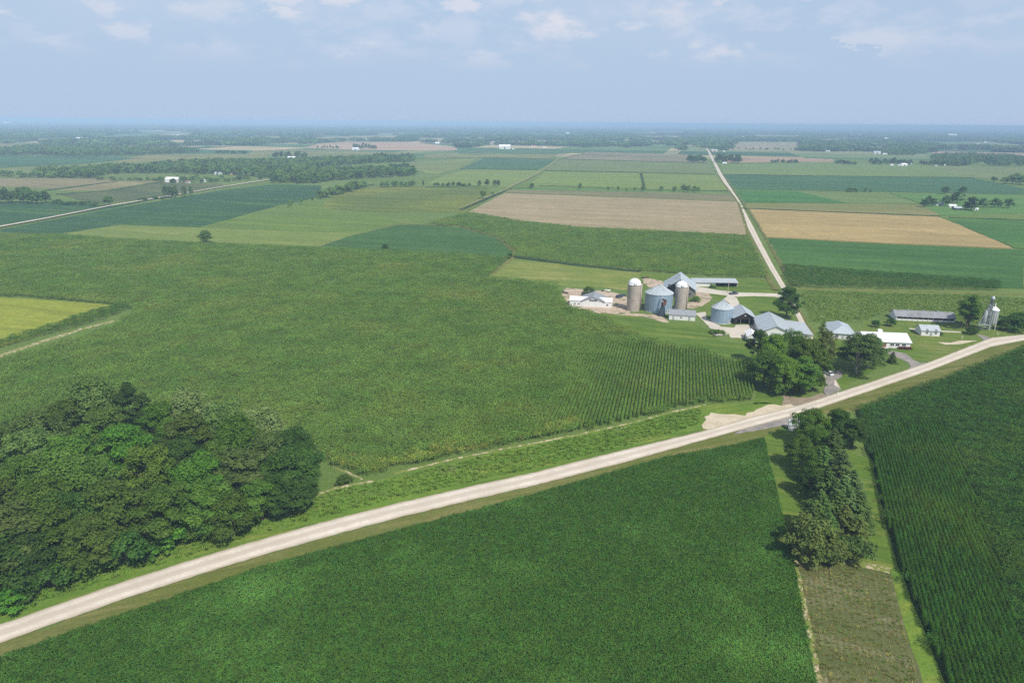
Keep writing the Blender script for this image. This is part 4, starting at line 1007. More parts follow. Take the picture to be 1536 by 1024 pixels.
def buildings():
    # --- left white shed: long low wings and a grey gabled middle
    a, b = at(854.5, 458.5), at(917, 462); k = (b - a)
    e, wl, rf, L = gable('white_shed', a, b, 7.5, 3.2, 1.3, M['white'], M['white_roof'], 'white shed with low wings and a grey gabled middle, left of the silos', 'shed', 'x', .3)
    x0, x1 = L * .30, L * .82; mb = MB(); xm = (x0 + x1) / 2; E, T, D = 3.5, 5.7, 12.5
    mb.add([(x0,-.15,0),(x1,-.15,0),(x1,-.15,E),(xm,-.15,T),(x0,-.15,E),(x0,D,0),(x1,D,0),(x1,D,E),(xm,D,T),(x0,D,E)], [(0,1,2,3,4),(6,5,9,8,7),(1,6,7,2),(5,0,4,9)]); mb.build('gabled_middle', M['white'], e)
    rb = MB(); s = (T - E) / (xm - x0); o = .7
    rb.slab([(x0 - o, -.7, E - o * s + .1), (xm, -.7, T + .1), (xm, D + .3, T + .1), (x0 - o, D + .3, E - o * s + .1)], .14)
    rb.slab([(xm, -.7, T + .1), (x1 + o, -.7, E - o * s + .1), (x1 + o, D + .3, E - o * s + .1), (xm, D + .3, T + .1)], .14); rb.build('middle_roof', M['grey_roof'], e)
    v = MB(); v.box2((xm - 2.1, -.22, 3.35), (xm + 2.1, -.1, 4.1)); v.build('vent_opening', M['steel_dark'], e)
    door(e, L * .12, 1.1, 2.0, M['pale_roof']); window(e, L * .22, 1.0, 1.0, .7); window(e, L * .9, 1.1, 1.0, .8)
    # --- silos, bins, barn
    b = at(949.5, 465); silo(b, 9.2 * mpp(949, 465), hz(949.5, 465, 426), 3.0, 'tall concrete silo with white dome standing alone left of the big bin', 'concrete silos')
    b = at(1019.5, 464); silo(b, 8.3 * mpp(1019, 464), hz(1019.5, 464, 429), 2.7, 'concrete silo with white dome in front of the big barn', 'concrete silos')
    b = at(987, 465); rd = 19.8 * mpp(987, 465); grain_bin(b, rd, hz(987, 465, 438.5), 3.9, 'large blue grey steel grain bin between the two silos', 'steel grain bins')
    b2 = at(1081.5, 482); r2 = 14.6 * mpp(1081, 482); grain_bin(b2, r2, hz(1081.5, 482, 461), 3.3, 'smaller steel grain bin beside the open machine shed', 'steel grain bins')
    # auger and hopper leaning on the large bin
    g = at(992, 474); e = empty('grain_auger', g, .25); tag(e, 'dark steel auger with rusty head and hopper leaning at the large bin', 'auger')
    mb = MB(); mb.add([(-1.9,-.8,.3),(1.9,-.8,.3),(1.9,.9,.3),(-1.9,.9,.3),(-.2,-.5,5.6),(1.3,-.5,5.6),(1.3,.6,5.6),(-.2,.6,5.6)], [(0,3,2,1),(4,5,6,7),(0,1,5,4),(1,2,6,5),(2,3,7,6),(3,0,4,7)]); mb.build('hopper', M['steel_dark'], e)
    mb = MB(); mb.tube([(.5, 0, .8), (1.0, 1.6, 6.4), (1.3, 3.0, 9.6)], .28, 8); mb.build('tube', M['galv2'], e)
    mb = MB(); mb.box((.8, -.1, 6.6), (2.2, 1.3, 1.6), .3); mb.box((1.6, 0, 8.0), (1.2, 1.0, 1.4), .1); mb.box((.3, 0, 8.7), (.7, .6, 1.0), .5); mb.build('head', M['rust'], e)
    for s in (-1.1, 1.1):
        mb = MB(); mb.tube([(s - .2, .9, 0), (.8 + s * .3, .6, 6.0)], .09, 6); mb.build('leg', M['steel_dark'], e)
    # big barn
    p0 = at(1001, 432, 4.9); p0.z = 0; p0 = p0 + Vector((-1.6, .2, 0)); p1 = p0 + Vector((math.cos(R(13)), -math.sin(R(13)), 0)) * 17.4
    e, wl, rf, L = gable('barn', p0, p1, 20, 4.6, 5.9, M['wood'], M['blue_roof'], 'big grey wooden barn with a pale blue metal roof behind the silo', 'barn', 'y', .8, rise_pos=.49)
    mb = MB(); mb.box2((.9, -.12, 0), (6.0, .03, 4.9)); mb.box2((2.0, -.12, 4.9), (6.6, .03, 7.2)); mb.build('opening', M['dark'], e)
    door(e, L * .62, 2.4, 2.8, M['dark_wood']); window(e, L * .83, 1.6, 1.0, 1.0, 0, M['wood']); window(e, L * .45, 8.0, 1.0, 1.0, 0, M['wood'])
    mb = MB(); mb.lathe([(.5, 11.2), (.5, 12.0), (.75, 12.0), (.05, 12.7)], 10, (L * .44, 8)); mb.build('roof_vent', M['galv2'], e)
    # small shed before the barn
    e, wl, rf, L = gable('white_shed', at(1003.3, 479), at(1042.3, 481.5), 6.4, 2.7, 1.9, M['white'], M['grey_roof'], 'white shed with a plain grey roof below the barn', 'shed', 'x', .35)
    for x in (.17, .78): door(e, L * x, .9, 1.9, M['pale_roof'])
    window(e, L * .47, 1.0, .9, .7)
    mb = MB(); mb.box2((-.1, 2.3, .1), (.04, 3.9, 2.2)); mb.build('side_door', M['dark_wood'], e)
    # long open shed behind
    a = at(1040, 429.5); b = at(1106, 430.5)
    e = empty('open_shed', a, frame_at(a, b)[0]); tag(e, 'long low shed with a pale flat roof behind the big barn', 'shed'); L = (b - a).length
    mb = MB(); mb.box2((0, 6.8, 0), (L, 7.0, 3.4)); mb.box2((0, 0, 0), (L * .5, .2, 2.5)); mb.box2((0, .2, 0), (.2, 6.8, 2.9)); mb.box2((L - .2, .2, 0), (L, 6.8, 2.9)); mb.build('wall', M['white'], e)
    mb = MB(); mb.slab([(-.4, -.7, 2.75), (L + .4, -.7, 2.75), (L + .4, 7.4, 3.75), (-.4, 7.4, 3.75)], .15); mb.build('roof', M['pale_roof'], e)
    for kx in range(4):
        mb = MB(); mb.box2((L * (.56 + kx * .14), 0, 0), (L * (.56 + kx * .14) + .25, .25, 2.72)); mb.build('post', M['dark_wood'], e)
    mb = MB(); mb.box2((L * .5, 6.6, .05), (L - .25, 6.78, 2.8)); mb.build('back_opening', M['dark_wood'], e)
    # machine shed
    p0, p1 = at(1100.3, 486), at(1133, 487.4)
    e, wl, rf, L = gable('machine_shed', p0, p1, 15.5, 3.4, 2.9, M['dark_wood'], M['blue_roof'], 'dark open fronted machine shed with a pale blue roof', 'shed', 'y', .7, open_front=True)
    mb = MB(); mb.add([(0,0,2.9),(L,0,2.9),(L,0,3.4),(L/2,0,6.3),(0,0,3.4)], [(0,1,2,3,4)]); mb.box2((0, -.05, 0), (L * .16, .15, 2.95)); mb.box2((L * .84, -.05, 0), (L, .15, 2.95)); mb.box2((L * .16, -.03, 2.75), (L * .84, .12, 3.0)); mb.build('front', M['dark_wood'], e)
    for xx in (.3, .7):
        mb = MB(); mb.box2((L * xx - .1, -.1, 0), (L * xx + .1, .14, 2.74)); mb.build('post', M['wood'], e)
    mb = MB(); mb.box2((L / 2 - .45, -.1, 4.3), (L / 2 + .45, .02, 5.0)); mb.build('loft_opening', M['pale_roof'], e)
    # big low shed behind the maples
    p0, p1 = at(1140, 508), at(1186, 511)
    e, wl, rf, L = gable('farm_shed', p0, p1, 25, 3.6, 3.0, M['white'], M['blue_roof'], 'large low white shed with a wide pale blue roof behind the maples', 'shed', 'y', .6)
    door(e, L * .5, 4.4, 3.2, M['pale_roof'], 0, False); window(e, L * .2, 1.4, 1.2, .9); window(e, L * .82, 1.4, 1.2, .9)
    mb = MB(); mb.box2((L + .03, 3, 0), (L + 9.5, 23, 2.7)); mb.build('lean_to', M['white'], e)
    mb = MB(); mb.slab([(L + .05, 2.4, 3.55), (L + 10, 2.4, 2.8), (L + 10, 23.6, 2.8), (L + .05, 23.6, 3.55)], .14); mb.build('lean_to_roof', M['pale_roof'], e)
    # little white shed
    e, wl, rf, L = gable('white_shed', at(1120.5, 513), at(1135, 514), 9.0, 2.8, 1.1, M['white'], M['white_roof'], 'little white shed with a bright white roof at the edge of the maples', 'shed', 'y', .3)
    door(e, L * .5, 1.0, 2.0, M['pale_roof'])
    mb = MB(); mb.box2((-.08, 2.5, .9), (.03, 3.5, 1.8)); mb.build('side_window', M['glass'], e)
    # blue roofed house
    p0, p1 = at(1246, 508), at(1281, 510.5); rz, L = frame_at(p0, p1); D = 17.0
    e = empty('house', p0, rz); tag(e, 'white house with a pale blue hipped roof behind the pine', 'house')
    mb = MB(); mb.box2((0, 0, -.2), (L, D, 3.0)); mb.build('wall', M['white'], e)
    o = .6; z0, z1 = 2.95, 5.6; A = [(-o,-o,z0),(L+o,-o,z0),(L+o,D+o,z0),(-o,D+o,z0)]; Q = [(L*.5, 4.0, z1), (L*.5, D-4.0, z1)]
    mb = MB(); mb.slab([A[0], A[1], Q[0]], .12); mb.slab([A[1], A[2], Q[1], Q[0]], .12); mb.slab([A[2], A[3], Q[1]], .12); mb.slab([A[3], A[0], Q[0], Q[1]], .12); mb.build('roof', M['blue_roof'], e)
    window(e, L * .25, 1.0, 1.3, 1.1); window(e, L * .75, 1.0, 1.3, 1.1); door(e, L * .5, 1.0, 2.1, M['pale_roof'])
    mb = MB(); mb.box2((-.03, -.05, 0), (L + .03, .03, .5)); mb.build('plinth', M['conc2'], e)
    # white roofed ranch house
    p0, p1 = at(1297, 520), at(1364.5, 523); rz, L = frame_at(p0, p1)
    e, wl, rf, L = gable('house', p0, p1, 12.5, 2.9, 2.3, M['white'], M['white_roof'], 'long white ranch house with a bright white roof', 'house', 'x', .5)
    for x in (.60, .72, .86): window(e, L * x, 1.0, 1.5, 1.0)
    for x in (.1, .22): window(e, L * x, 1.0, 1.5, 1.0)
    door(e, L * .42, 1.0, 2.1, M['brick'])
    mb = MB(); mb.box2((L * .39, -.14, 0), (L * .47, -.02, 2.3)); mb.build('brick_panel', M['brick'], e)
    mb = MB(); mb.box2((L * .37, 6.2, 4.2), (L * .40, 7.2, 6.3)); mb.build('chimney', M['white'], e)
    mb = MB(); mb.box2((L * .42, 7.5, 3.8), (L * .50, 9.5, 6.0)); mb.build('roof_dormer', M['white'], e)
    mb = MB(); mb.box2((L * .38, -1.6, 0), (L * .5, -.15, .35)); mb.build('step', M['conc2'], e)
    for x in (.76, .87, .95):
        c = p0.lerp(p1, x) + Vector((.35, -1.0, 0)); plant('bush1', None, c, 1.1, 1.15, 'low dark red shrub, %s of three along the ranch house front' % {.76: 'inner one', .87: 'middle one', .95: 'corner one'}[x], 'shrub', 'shrub', 'red shrubs at the ranch house', None, 'foliage', 'stem').children[0].material_slots[0].material = M['red_bush']
    # garage
    p0, p1 = at(1381.5, 503.2), at(1409, 504.6)
    e, wl, rf, L = gable('garage', p0, p1, 7.5, 2.6, 1.7, M['white'], M['pale_roof'], 'small white garage with a pale grey roof standing on the lawn', 'garage', 'x', .35)
    for x in (.3, .78):
        mb = MB(); mb.add([(L*x-.9,-.38,2.35),(L*x+.9,-.38,2.35),(L*x,-.38,3.3),(L*x,2.2,3.3)], [(0,1,2),(1,3,2),(0,2,3)]); mb.build('dormer', M['grey_roof'], e)
    window(e, L * .3, 1.0, .9, .9); window(e, L * .78, 1.0, .9, .9); door(e, L * .53, 1.0, 2.0, M['pale_roof'])
    # long barn
    p0, p1 = at(1343.5, 480), at(1432, 484)
    e, wl, rf, L = gable('long_barn', p0, p1, 9.0, 2.2, 2.0, M['white'], M['rust_roof'], 'long low livestock barn with a grey metal roof', 'barn', 'x', .5)
    mb = MB(); mb.box2((.4, -.05, .95), (L - .4, .03, 1.95)); mb.build('opening', M['dark'], e)
    for i in range(12):
        pm = MB(); xx = .6 + (L - 1.2) * i / 11; pm.box2((xx - .1, -.12, 0), (xx + .1, -.04, 2.05)); pm.build('post', M['conc2'], e)
    for i in range(3):
        mb = MB(); mb.lathe([(.3, 4.1), (.3, 4.7), (.45, 4.7), (.05, 5.0)], 8, (L * (.25 + .25 * i), 4.5)); mb.build('roof_vent', M['galv2'], e)
    # thin silos
    b = at(1484.8, 494.5); rr = 5.0 * mpp(1485, 494); hh = hz(1484.8, 494.5, 463.5)
    e = empty('steel_silo', b); tag(e, 'slim ribbed steel silo with a pointed cap, right of the tower', 'silo', 'thin steel silos')
    mb = MB(); mb.lathe([(rr * .5, 2.2), (rr, 3.4), (rr, hh)], 20); mb.build('wall', M['galv2'], e, True)
    mb = MB()
    for kk in range(14):
        a = 2 * math.pi * kk / 14; mb.box(((rr + .05) * math.cos(a), (rr + .05) * math.sin(a), (hh + 3.4) / 2), (.1, .14, hh - 3.5), a)
    mb.build('ribs', M['white'], e)
    mb = MB(); mb.lathe([(rr + .25, hh - .4), (rr + .25, hh - .2), (.25, hh + 1.4), (.18, hh + 2.8), (.02, hh + 3.2)], 16); mb.build('cap', M['white_roof'], e)
    for kk in range(4):
        a = math.pi / 4 + kk * math.pi / 2; mb = MB(); mb.tube([(rr * .95 * math.cos(a), rr * .95 * math.sin(a), 0), (rr * .95 * math.cos(a), rr * .95 * math.sin(a), 4.2)], .13, 6); mb.build('leg', M['white'], e)
    b = at(1474.5, 495); hh = hz(1474.5, 495, 449)
    e = empty('feed_tower', b); tag(e, 'pale steel feed tower with a domed head on braced legs', 'tower', 'thin steel silos')
    mb = MB(); mb.lathe([(.3, 7.2), (.8, 8.0), (.8, hh), (.95, hh), (.95, hh + .3), (.75, hh + 1.1), (.3, hh + 1.6), (.02, hh + 1.7)], 16, (1.4, 0)); mb.build('column', M['galv2'], e, True)
    mb = MB(); mb.lathe([(.25, 3.0), (1.0, 4.2), (1.0, 9.2), (.2, 10.2)], 14, (-.5, .1)); mb.build('lower_bin', M['galv2'], e, True)
    for c_, d_ in (((-.7, 0, 2.9), (4.8, 1.7, .25)), ((.2, 0, 9.6), (2.4, 1.4, .2)), ((1.0, 0, 12.6), (1.8, 1.3, .2))):
        mb = MB(); mb.box(c_, d_); mb.build('platform', M['galv2'], e)
    for (x, y) in ((-1.9, -.7), (-1.9, .7), (1.9, -.7), (1.9, .7)):
        mb = MB(); mb.tube([(x * 1.1, y * 1.2, 0), (x * .75 + .35, y, 8.0), (1.4 + (.5 if x > 0 else -.6), y * .8, hh - 3)], .10, 6); mb.build('leg', M['galv2'], e)
    mb = MB()
    for zz in (0.6, 4.0, 7.0, 10.0):
        mb.tube([(-1.5 + zz * .12, -.75, zz), (1.9, -.75, zz + 2.6)], .06, 5); mb.tube([(1.9, -.75, zz), (-1.2 + zz * .15, -.75, zz + 2.6)], .06, 5)
    mb.build('brace', M['galv2'], e)
    mb = MB(); mb.tube([(-3.0, -.3, 3.4), (-.6, -.2, 9.4), (.9, 0, 13.6)], .22, 7); mb.build('auger_tube', M['galv2'], e)
    # roadside shed at the spruce row
    p0, p1 = at(1183.5, 646), at(1203, 648)
    e, wl, rf, L = gable('garden_shed', p0, p1, 3.2, 2.2, 1.0, M['white'], M['pale_roof'], 'small grey roofed shed tucked beside the road under the trees', 'shed', 'x', .25)
    door(e, L * .45, .9, 1.9, M['pale_roof'])
    # poles, vehicles, small things
    b = at(1091.5, 439.5); e = empty('utility_pole', b); tag(e, 'bare wooden utility pole beside the long low shed', 'pole')
    mb = MB(); mb.tube([(0, 0, -.2), (0, 0, 7.0)], [.22, .15], 8); mb.build('shaft', M['pole'], e)
    mb = MB(); mb.box((0, 0, 6.5), (1.9, .12, .14)); mb.build('crossarm', M['pole'], e)
    for x in (-.8, .8):
        mb = MB(); mb.lathe([(.06, 6.58), (.08, 6.7), (.03, 6.8)], 8, (x, 0)); mb.build('insulator', M['white'], e)
    car(at(1100, 441.5), .3, M['car_dark'], 'dark grey pickup parked on the barn driveway', True)
    car(at(1241.5, 562), 1.9, M['car_white'], 'white car half hidden under the maples by the drive')
    car(at(929, 446.5), .6, M['car_dark'], 'dark grey car parked between the left shed and the silo')
    def post(px, py, h, label):
        e = empty('marker_post', at(px, py)); tag(e, label, 'post'); mb = MB(); mb.box2((-.06, -.06, -.1), (.06, .06, h)); mb.build('stake', M['white'], e)
        mb = MB(); mb.box2((-.16, -.1, h - .45), (.16, -.065, h)); mb.build('plate', M['white'], e)
    post(1442.5, 509, 1.6, 'short white marker post on the lawn below the small shrub'); post(1496.3, 503, 1.2, 'short white marker post by the short grey driveway'); post(1256.5, 592, 1.1, 'white mailbox post at the drive beside the maples')
    # timber and scrap by the left shed
    def pile(px, py, w, label, ms, seed, name='timber_pile'):
        rnd = random.Random(seed); e = empty(name, at(px, py), rnd.uniform(-.4, .4)); tag(e, label, 'pile')
        for i in range(4):
            mb = MB(); mb.box((rnd.uniform(-w/3, w/3), rnd.uniform(-.8, .8), .35 + .25 * (i % 2)), (w * rnd.uniform(.4, .8), rnd.uniform(.5, 1.1), .5), rnd.uniform(-.4, .4)); mb.build('board_stack', M[ms[i % len(ms)]], e)
    pile(847, 440, 4.0, 'heap of dark boards at the left end of the bare yard', ('dark_wood', 'steel_dark'), 1)
    pile(908, 436.5, 5.5, 'row of pale scrap behind the left white shed', ('white', 'conc2', 'steel_dark'), 2)
    pile(935, 444, 4.0, 'heap of grey scrap beside the lone silo', ('steel_dark', 'dark_wood', 'galv2'), 3)
    pile(967, 417.5, 4.5, 'dark timber pile behind the big bin', ('dark_wood', 'rust'), 4)
    pile(1082, 503, 6.0, 'low broken concrete heap beside the curved driveway', ('conc2', 'wood', 'conc2'), 5, 'rubble_pile')
    # --- far farms and sheds
    far_buildings()

def far_buildings():
    sb = small_building
    W, T, G, RR = 'white', 'tan_wall', 'pale_roof', 'red_roof'
    L = [
     (257, 274, 62, 20, 7, 4, W, 'white_roof', 'long white barn by the wooded strip, left'), (281, 275, 14, 10, 5, 3, W, RR, 'small white house with a red roof by the long white barn'),
     (273, 271.5, 10, 8, 4, 3, 'brick', RR, 'brick red outbuilding behind the long white barn'), (304, 273, 16, 9, 4, 2, W, G, 'low pale shed right of the long white barn'),
     (326, 262, 30, 12, 4, 2, W, G, 'pale shed at the edge of the wood by the far road'), (350, 262, 26, 12, 5, 3, T, RR, 'tan house at the left of the wood clearing'),
     (361, 261, 28, 12, 6, 3, T, RR, 'tan house in the middle of the wood clearing'), (373, 262, 24, 12, 5, 3, T, T, 'tan house at the right of the wood clearing'),
     (437, 239.5, 62, 24, 9, 6, W, 'white_roof', 'large white barn of the farm beyond the wood'), (412, 239.5, 22, 14, 6, 4, W, G, 'grey shed left of the large far white barn'), (459, 238, 18, 12, 6, 4, W, G, 'small shed right of the large far white barn'),
     (582, 241.5, 34, 16, 7, 4, W, G, 'pale farmhouse among trees in the middle distance'), (602, 241.5, 26, 14, 7, 5, W, 'white_roof', 'white farm shed among trees in the middle distance'), (613, 240, 22, 12, 5, 3, W, G, 'grey shed at the edge of the middle distance trees'),
     (533, 225.5, 58, 24, 8, 4, W, 'white_roof', 'white shed before the dark trees on the tan fields'), (555, 211, 60, 40, 16, 12, W, 'white_roof', 'white barn far behind the tan fields'), (448, 210, 150, 60, 14, 8, W, 'white_roof', 'long white building in the far woods'),
     (323, 210.5, 70, 30, 14, 8, W, 'white_roof', 'white barn at the left of the far woods'), (119, 210.5, 170, 60, 18, 9, W, 'white_roof', 'wide white building in the woods, far left'), (10, 187, 700, 200, 46, 20, W, 'white_roof', 'very distant white works near the horizon, left'), 
     (757, 224, 95, 40, 14, 8, W, 'white_roof', 'wide white shed beyond the green strip field'), (769.5, 224.5, 26, 16, 8, 5, W, 'white_roof', 'small white barn right of the wide white shed'), (656, 216, 70, 40, 18, 12, W, 'white_roof', 'white farm group left of the wide white shed'),
     (800, 220.5, 46, 30, 12, 8, W, RR, 'red roofed barn in the far tree line'), (812, 223, 16, 12, 16, 5, W, G, 'narrow white silo house in the far tree line'), (817, 222.5, 30, 18, 14, 6, W, 'white_roof', 'white house in the far tree line'),
     (656, 199, 260, 100, 34, 24, W, RR, 'large pinkish building near the horizon'), (841, 200, 150, 80, 26, 16, W, 'white_roof', 'white hall near the horizon, left one of a pair'), (851.5, 201, 110, 80, 20, 16, W, 'white_roof', 'white hall near the horizon, right one of a pair'),
     (1065, 213, 110, 40, 14, 8, W, 'white_roof', 'white building at the head of the straight road'), (1072, 228, 46, 16, 7, 4, T, G, 'tan sheds beside the far end of the straight road'), (1086, 228, 14, 10, 8, 4, W, 'white_roof', 'white house right of the straight road end'),
     (1087, 246.2, 18, 11, 5, 4, W, 'white_roof', 'white farmhouse in the trees right of the straight road'), (1044, 243.5, 12, 9, 5, 3, W, G, 'pale house in the trees left of the straight road'), (1035, 243, 10, 8, 5, 3, W, G, 'small pale shed left of the straight road trees'),
     (1251, 226, 60, 30, 11, 8, W, RR, 'red roofed farm building among the far trees'), (1242, 228, 22, 14, 8, 4, W, G, 'white shed left of the red roofed farm building'), (1316, 231, 44, 16, 8, 5, W, G, 'pale farm sheds at the left of the dark wood'), (1328, 232.5, 24, 14, 8, 5, W, 'white_roof', 'white house at the foot of the dark wood'),
     (1338, 249, 22, 12, 5, 3, W, 'white_roof', 'white shed at the left end of the tree sheltered farm'), (1350, 249.5, 26, 14, 6, 4, W, 'blue_roof', 'pale blue roofed shed of the tree sheltered farm'), (1357, 249.2, 40, 16, 6, 5, W, 'white_roof', 'white barn of the tree sheltered farm'), (1366, 247, 16, 10, 5, 3, W, G, 'small shed at the right end of the tree sheltered farm'),
     (1418, 249, 20, 12, 5, 3, W, 'white_roof', 'white house before the dark wood, far right'), (1404, 250, 16, 10, 5, 3, W, G, 'grey house before the dark wood, far right'), (1375, 228, 26, 14, 8, 4, W, G, 'pale sheds right of the dark wood'),
     (1330, 209.5, 60, 40, 20, 12, W, 'white_roof', 'white tower building in the distant woods'), (1429, 204.5, 180, 60, 16, 10, W, 'white_roof', 'long white building in the distant woods, right'), (1258, 214, 80, 40, 10, 8, W, G, 'pale farm in the distant woods'),
     (1410, 309, 26, 10, 4, 2.5, W, 'blue_roof', 'low white shed at the left of the small farm'), (1437, 315.5, 26, 14, 5, 4, 'dark_wood', 'blue_roof', 'dark farmhouse with a pale blue roof in the small farm'), (1429, 312, 22, 13, 5.5, 4.5, W, 'white_roof', 'white roofed barn at the left of the small farm house'), (1464.5, 316.5, 9, 6, 2.6, 1.8, W, 'white_roof', 'tiny white shed right of the small farm'),
    ]
    PW = [17, 5, 3.5, 6, 9, 8, 8, 7, 10, 6, 5, 9, 7, 6, 9, 6, 8, 5, 8, 8, 16, 3, 6, 6, 2.5, 4, 8, 6, 5, 7, 9, 3, 5, 3, 3, 9, 5, 8, 5, 4, 5, 8, 3, 3, 3, 6, 5, 9, 8, 9, 9, 8, 4]
    for (px, py, w, d, h, r, wm, rm, lab), pw in zip(L, PW):
        rr = random.Random(int(px)); w = pw * mpp(px, py); d = min(d, w * .6); h = max(2.6, min(h * .8, w * .24)); r = min(r * .8, d * .3); sb(px, py, w, d, h, r, wm, rm, lab, 'farm building', 'x', rr.uniform(-.25, .25), 'far farm buildings')

    # tiny pale buildings among the far trees, copies of four kinds
    kinds = []
    for i, (w, d, h, r, wm, rm) in enumerate(((40, 18, 8, 5, W, 'white_roof'), (26, 16, 9, 6, W, G), (60, 20, 7, 4, T, G), (20, 16, 12, 7, W, 'white_roof'))):
        mb = MB(); mb.add([(-w/2,-d/2,0),(w/2,-d/2,0),(w/2,d/2,0),(-w/2,d/2,0),(-w/2,-d/2,h),(w/2,-d/2,h),(w/2,d/2,h),(-w/2,d/2,h),(-w/2,0,h+r),(w/2,0,h+r)], [(0,1,5,4),(2,3,7,6),(1,2,6,9,5),(3,0,4,8,7)])
        mb.add([(-w/2-.5,-d/2-.5,h-.2),(w/2+.5,-d/2-.5,h-.2),(w/2+.5,0,h+r+.2),(-w/2-.5,0,h+r+.2),(w/2+.5,d/2+.5,h-.2),(-w/2-.5,d/2+.5,h-.2)], [(0,1,2,3),(3,2,4,5)], 1)
        kinds.append(mb.build('farm_building', [M[wm], M[rm]]))
    rnd = random.Random(77); bands = [(188.5, 193, 36), (193, 199, 36), (199, 207, 22), (207, 216, 10)]; j = 0
    for (y0, y1, k) in bands:
        for _ in range(k):
            px = rnd.uniform(0, 1536); py = rnd.uniform(y0, y1) + (px - 768) * .0078
            o = kinds[j % 4] if j < 4 else kinds[j % 4].copy()
            if j >= 4: col.objects.link(o)
            o.location = at(px, py); o.rotation_euler = (0, 0, rnd.uniform(-.5, .5)); sca = rnd.uniform(2.0, 4.5) * mpp(px, py) / 36; o.scale = (sca * 1.2, sca, min(sca, 1.6) * .8)
            tag(o, 'tiny pale building among the hazy distant woods', 'farm building', 'tiny distant farm buildings'); j += 1
def top_at(px, py, H): return at(px, py, H)

def trees():
    G = 'trees of the dense grove'
    def grove(px, py, H, r, kind, leaf, label, cat='tree', name='tree', group=G):
        p = at(px, py, H * .97); return plant(kind, leaf, p, H, r, label, cat, name, group)
    B = lambda i: 'broad%d' % i
    for row in [
     (130,567,21,9.5,B(5),'grey','tallest grey green tree at the back of the grove'), (189,580,17,5.5,B(3),'dark','dark tree behind the tallest grey green one'), (40,618,18,8,B(2),'grey','grey green tree at the back left of the grove'),
     (88,600,17,7,B(0),'olive','olive tree between the two grey green ones at the back'), (278,589,17,8.5,B(4),'silver','pale grey crown in the middle of the back edge'), (235,604,16,6.5,B(1),'bright','fresh green tree left of the pale grey crown'),
     (335,602,17,7,B(6),'grey','grey crown right of the pale grey one at the back'), (392,613,17,8,B(2),'silver','silvery crown at the back right of the grove'), (437,640,16,6.5,B(0),'dark','dark tree at the right shoulder of the grove'),
     (352,630,17,8.5,B(5),'bright','large bright green crown right of the middle'), (278,625,17,7.5,B(3),'olive','olive green crown left of the bright green one'), (180,641,17,8.5,B(4),'bright','bright green crown in the left middle'),
     (38,645,18,8.5,B(1),'grey','grey green crown below the back left tree'), (108,650,18,8,B(6),'mid','mid green crown in the left half'), (216,668,16,7.5,B(2),'yellow','yellow green crown in the centre of the grove'),
     (105,684,18,9.5,B(5),'olive','broad olive crown in the left front'), (25,684,18,8,B(0),'mid','mid green crown at the left frame edge'), (295,688,16,8,B(4),'bright','vivid green crown low in the middle'),
     (358,680,15,8,B(3),'grey','greyish crown below the bright green one'), (428,676,15,7.5,B(6),'dark','dark crown at the right tip of the grove'), (242,728,15,7,B(1),'mid','mid green crown above the small bright bush'),
     (312,722,14,7,B(2),'mid','green crown at the lower right edge of the grove'), (160,726,17,8,B(4),'olive','olive crown in the lower middle'), (58,724,18,9,B(5),'mid','broad mid green crown low on the left'),
     (8,764,17,8,B(3),'grey','grey green crown cut by the frame at lower left'), (130,772,14,6.5,B(0),'olive','olive crown near the road in the lower left'), (206,757,10,4.5,'loose0','brown','brownish half bare tree near the road'),
     (388,722,11,5.5,B(1),'mid','small green tree at the right front of the grove'), (424,716,11,6,B(6),'dark','small dark tree at the right front of the grove'), (45,795,13,6,B(2),'dark','dark crown near the road at lower left'),
     (182,798,9,5,'bush0','dark','dark low tree at the grove edge'), (445,668,13,6,B(0),'dark','dark rounded tree beside the corn at the grove tip'), (340,745,11,6,B(4),'mid','low green crown at the grove edge beside the weeds'),
     (100,740,16,7,B(6),'dark','dark crown between the broad ones, lower left'), (270,655,15,7,B(0),'dark','dark crown between olive and yellow green ones'), (400,650,15,6.5,B(1),'grey','grey crown between bright and dark ones on the right'),
     (150,610,16,7,B(1),'olive','olive crown below the tallest tree'), (330,655,14,6,B(2),'olive','olive crown hidden below the bright green one'), (70,765,15,7,B(3),'mid','mid green crown in the lower left corner'),
     (-30,640,18,8,B(4),'mid','crown cut by the left frame edge, upper'), (-40,710,18,9,B(5),'olive','crown cut by the left frame edge, middle'), (-25,800,15,8,B(0),'dark','crown cut by the left frame edge, lower'),
    ]: grove(*row)
    for (px, py, H, r, leaf, lab) in [(250,785,6.5,4.2,'bright','small bright bush at the foot of the grove'), (105,826,6.5,3.8,'yellow','yellow green bush by the verge'), (8,884,4.5,4.0,'bright','bright bush at the lower left corner'),
     (72,845,6,4.5,'dark','dark bush under the lower left crowns'), (150,822,5,4,'dark','dark bush under the olive crown'), (290,782,5,3.6,'mid','green bush at the verge below the vivid crown'), (355,758,5,3.5,'mid','green bush at the verge right of the vivid crown'), (425,738,5,3.8,'dark','dark bush at the right foot of the grove'), (205,815,4.5,3.6,'dark','dark bush near the brownish tree'), (30,868,5,4,'dark','dark bush near the lower left corner'), (460,722,4.5,3.4,'mid','green bush right of the grove tip'),
     (325,768,4.5,3.4,'dark','dark bush among the weeds at the grove edge'), (395,748,4.5,3.2,'mid','low green bush below the small dark tree'), (130,835,4.5,3.6,'mid','low green bush left of the yellow green one'), (235,805,4.2,3.2,'mid','low green bush left of the small bright one')]:
        grove(px, py, H, r, 'bush%d' % (int(px) % 3), leaf, lab, 'bush', 'bush', 'bushes at the foot of the grove')
    plant('bush1', 'mid', at(516, 724), 2.2, 2.2, 'lone round bush beside the dirt line right of the grove', 'bush', 'bush', None, None, 'foliage', 'stem')
    # --- spruce row by the road
    S = 'trees of the row beside the right corn'
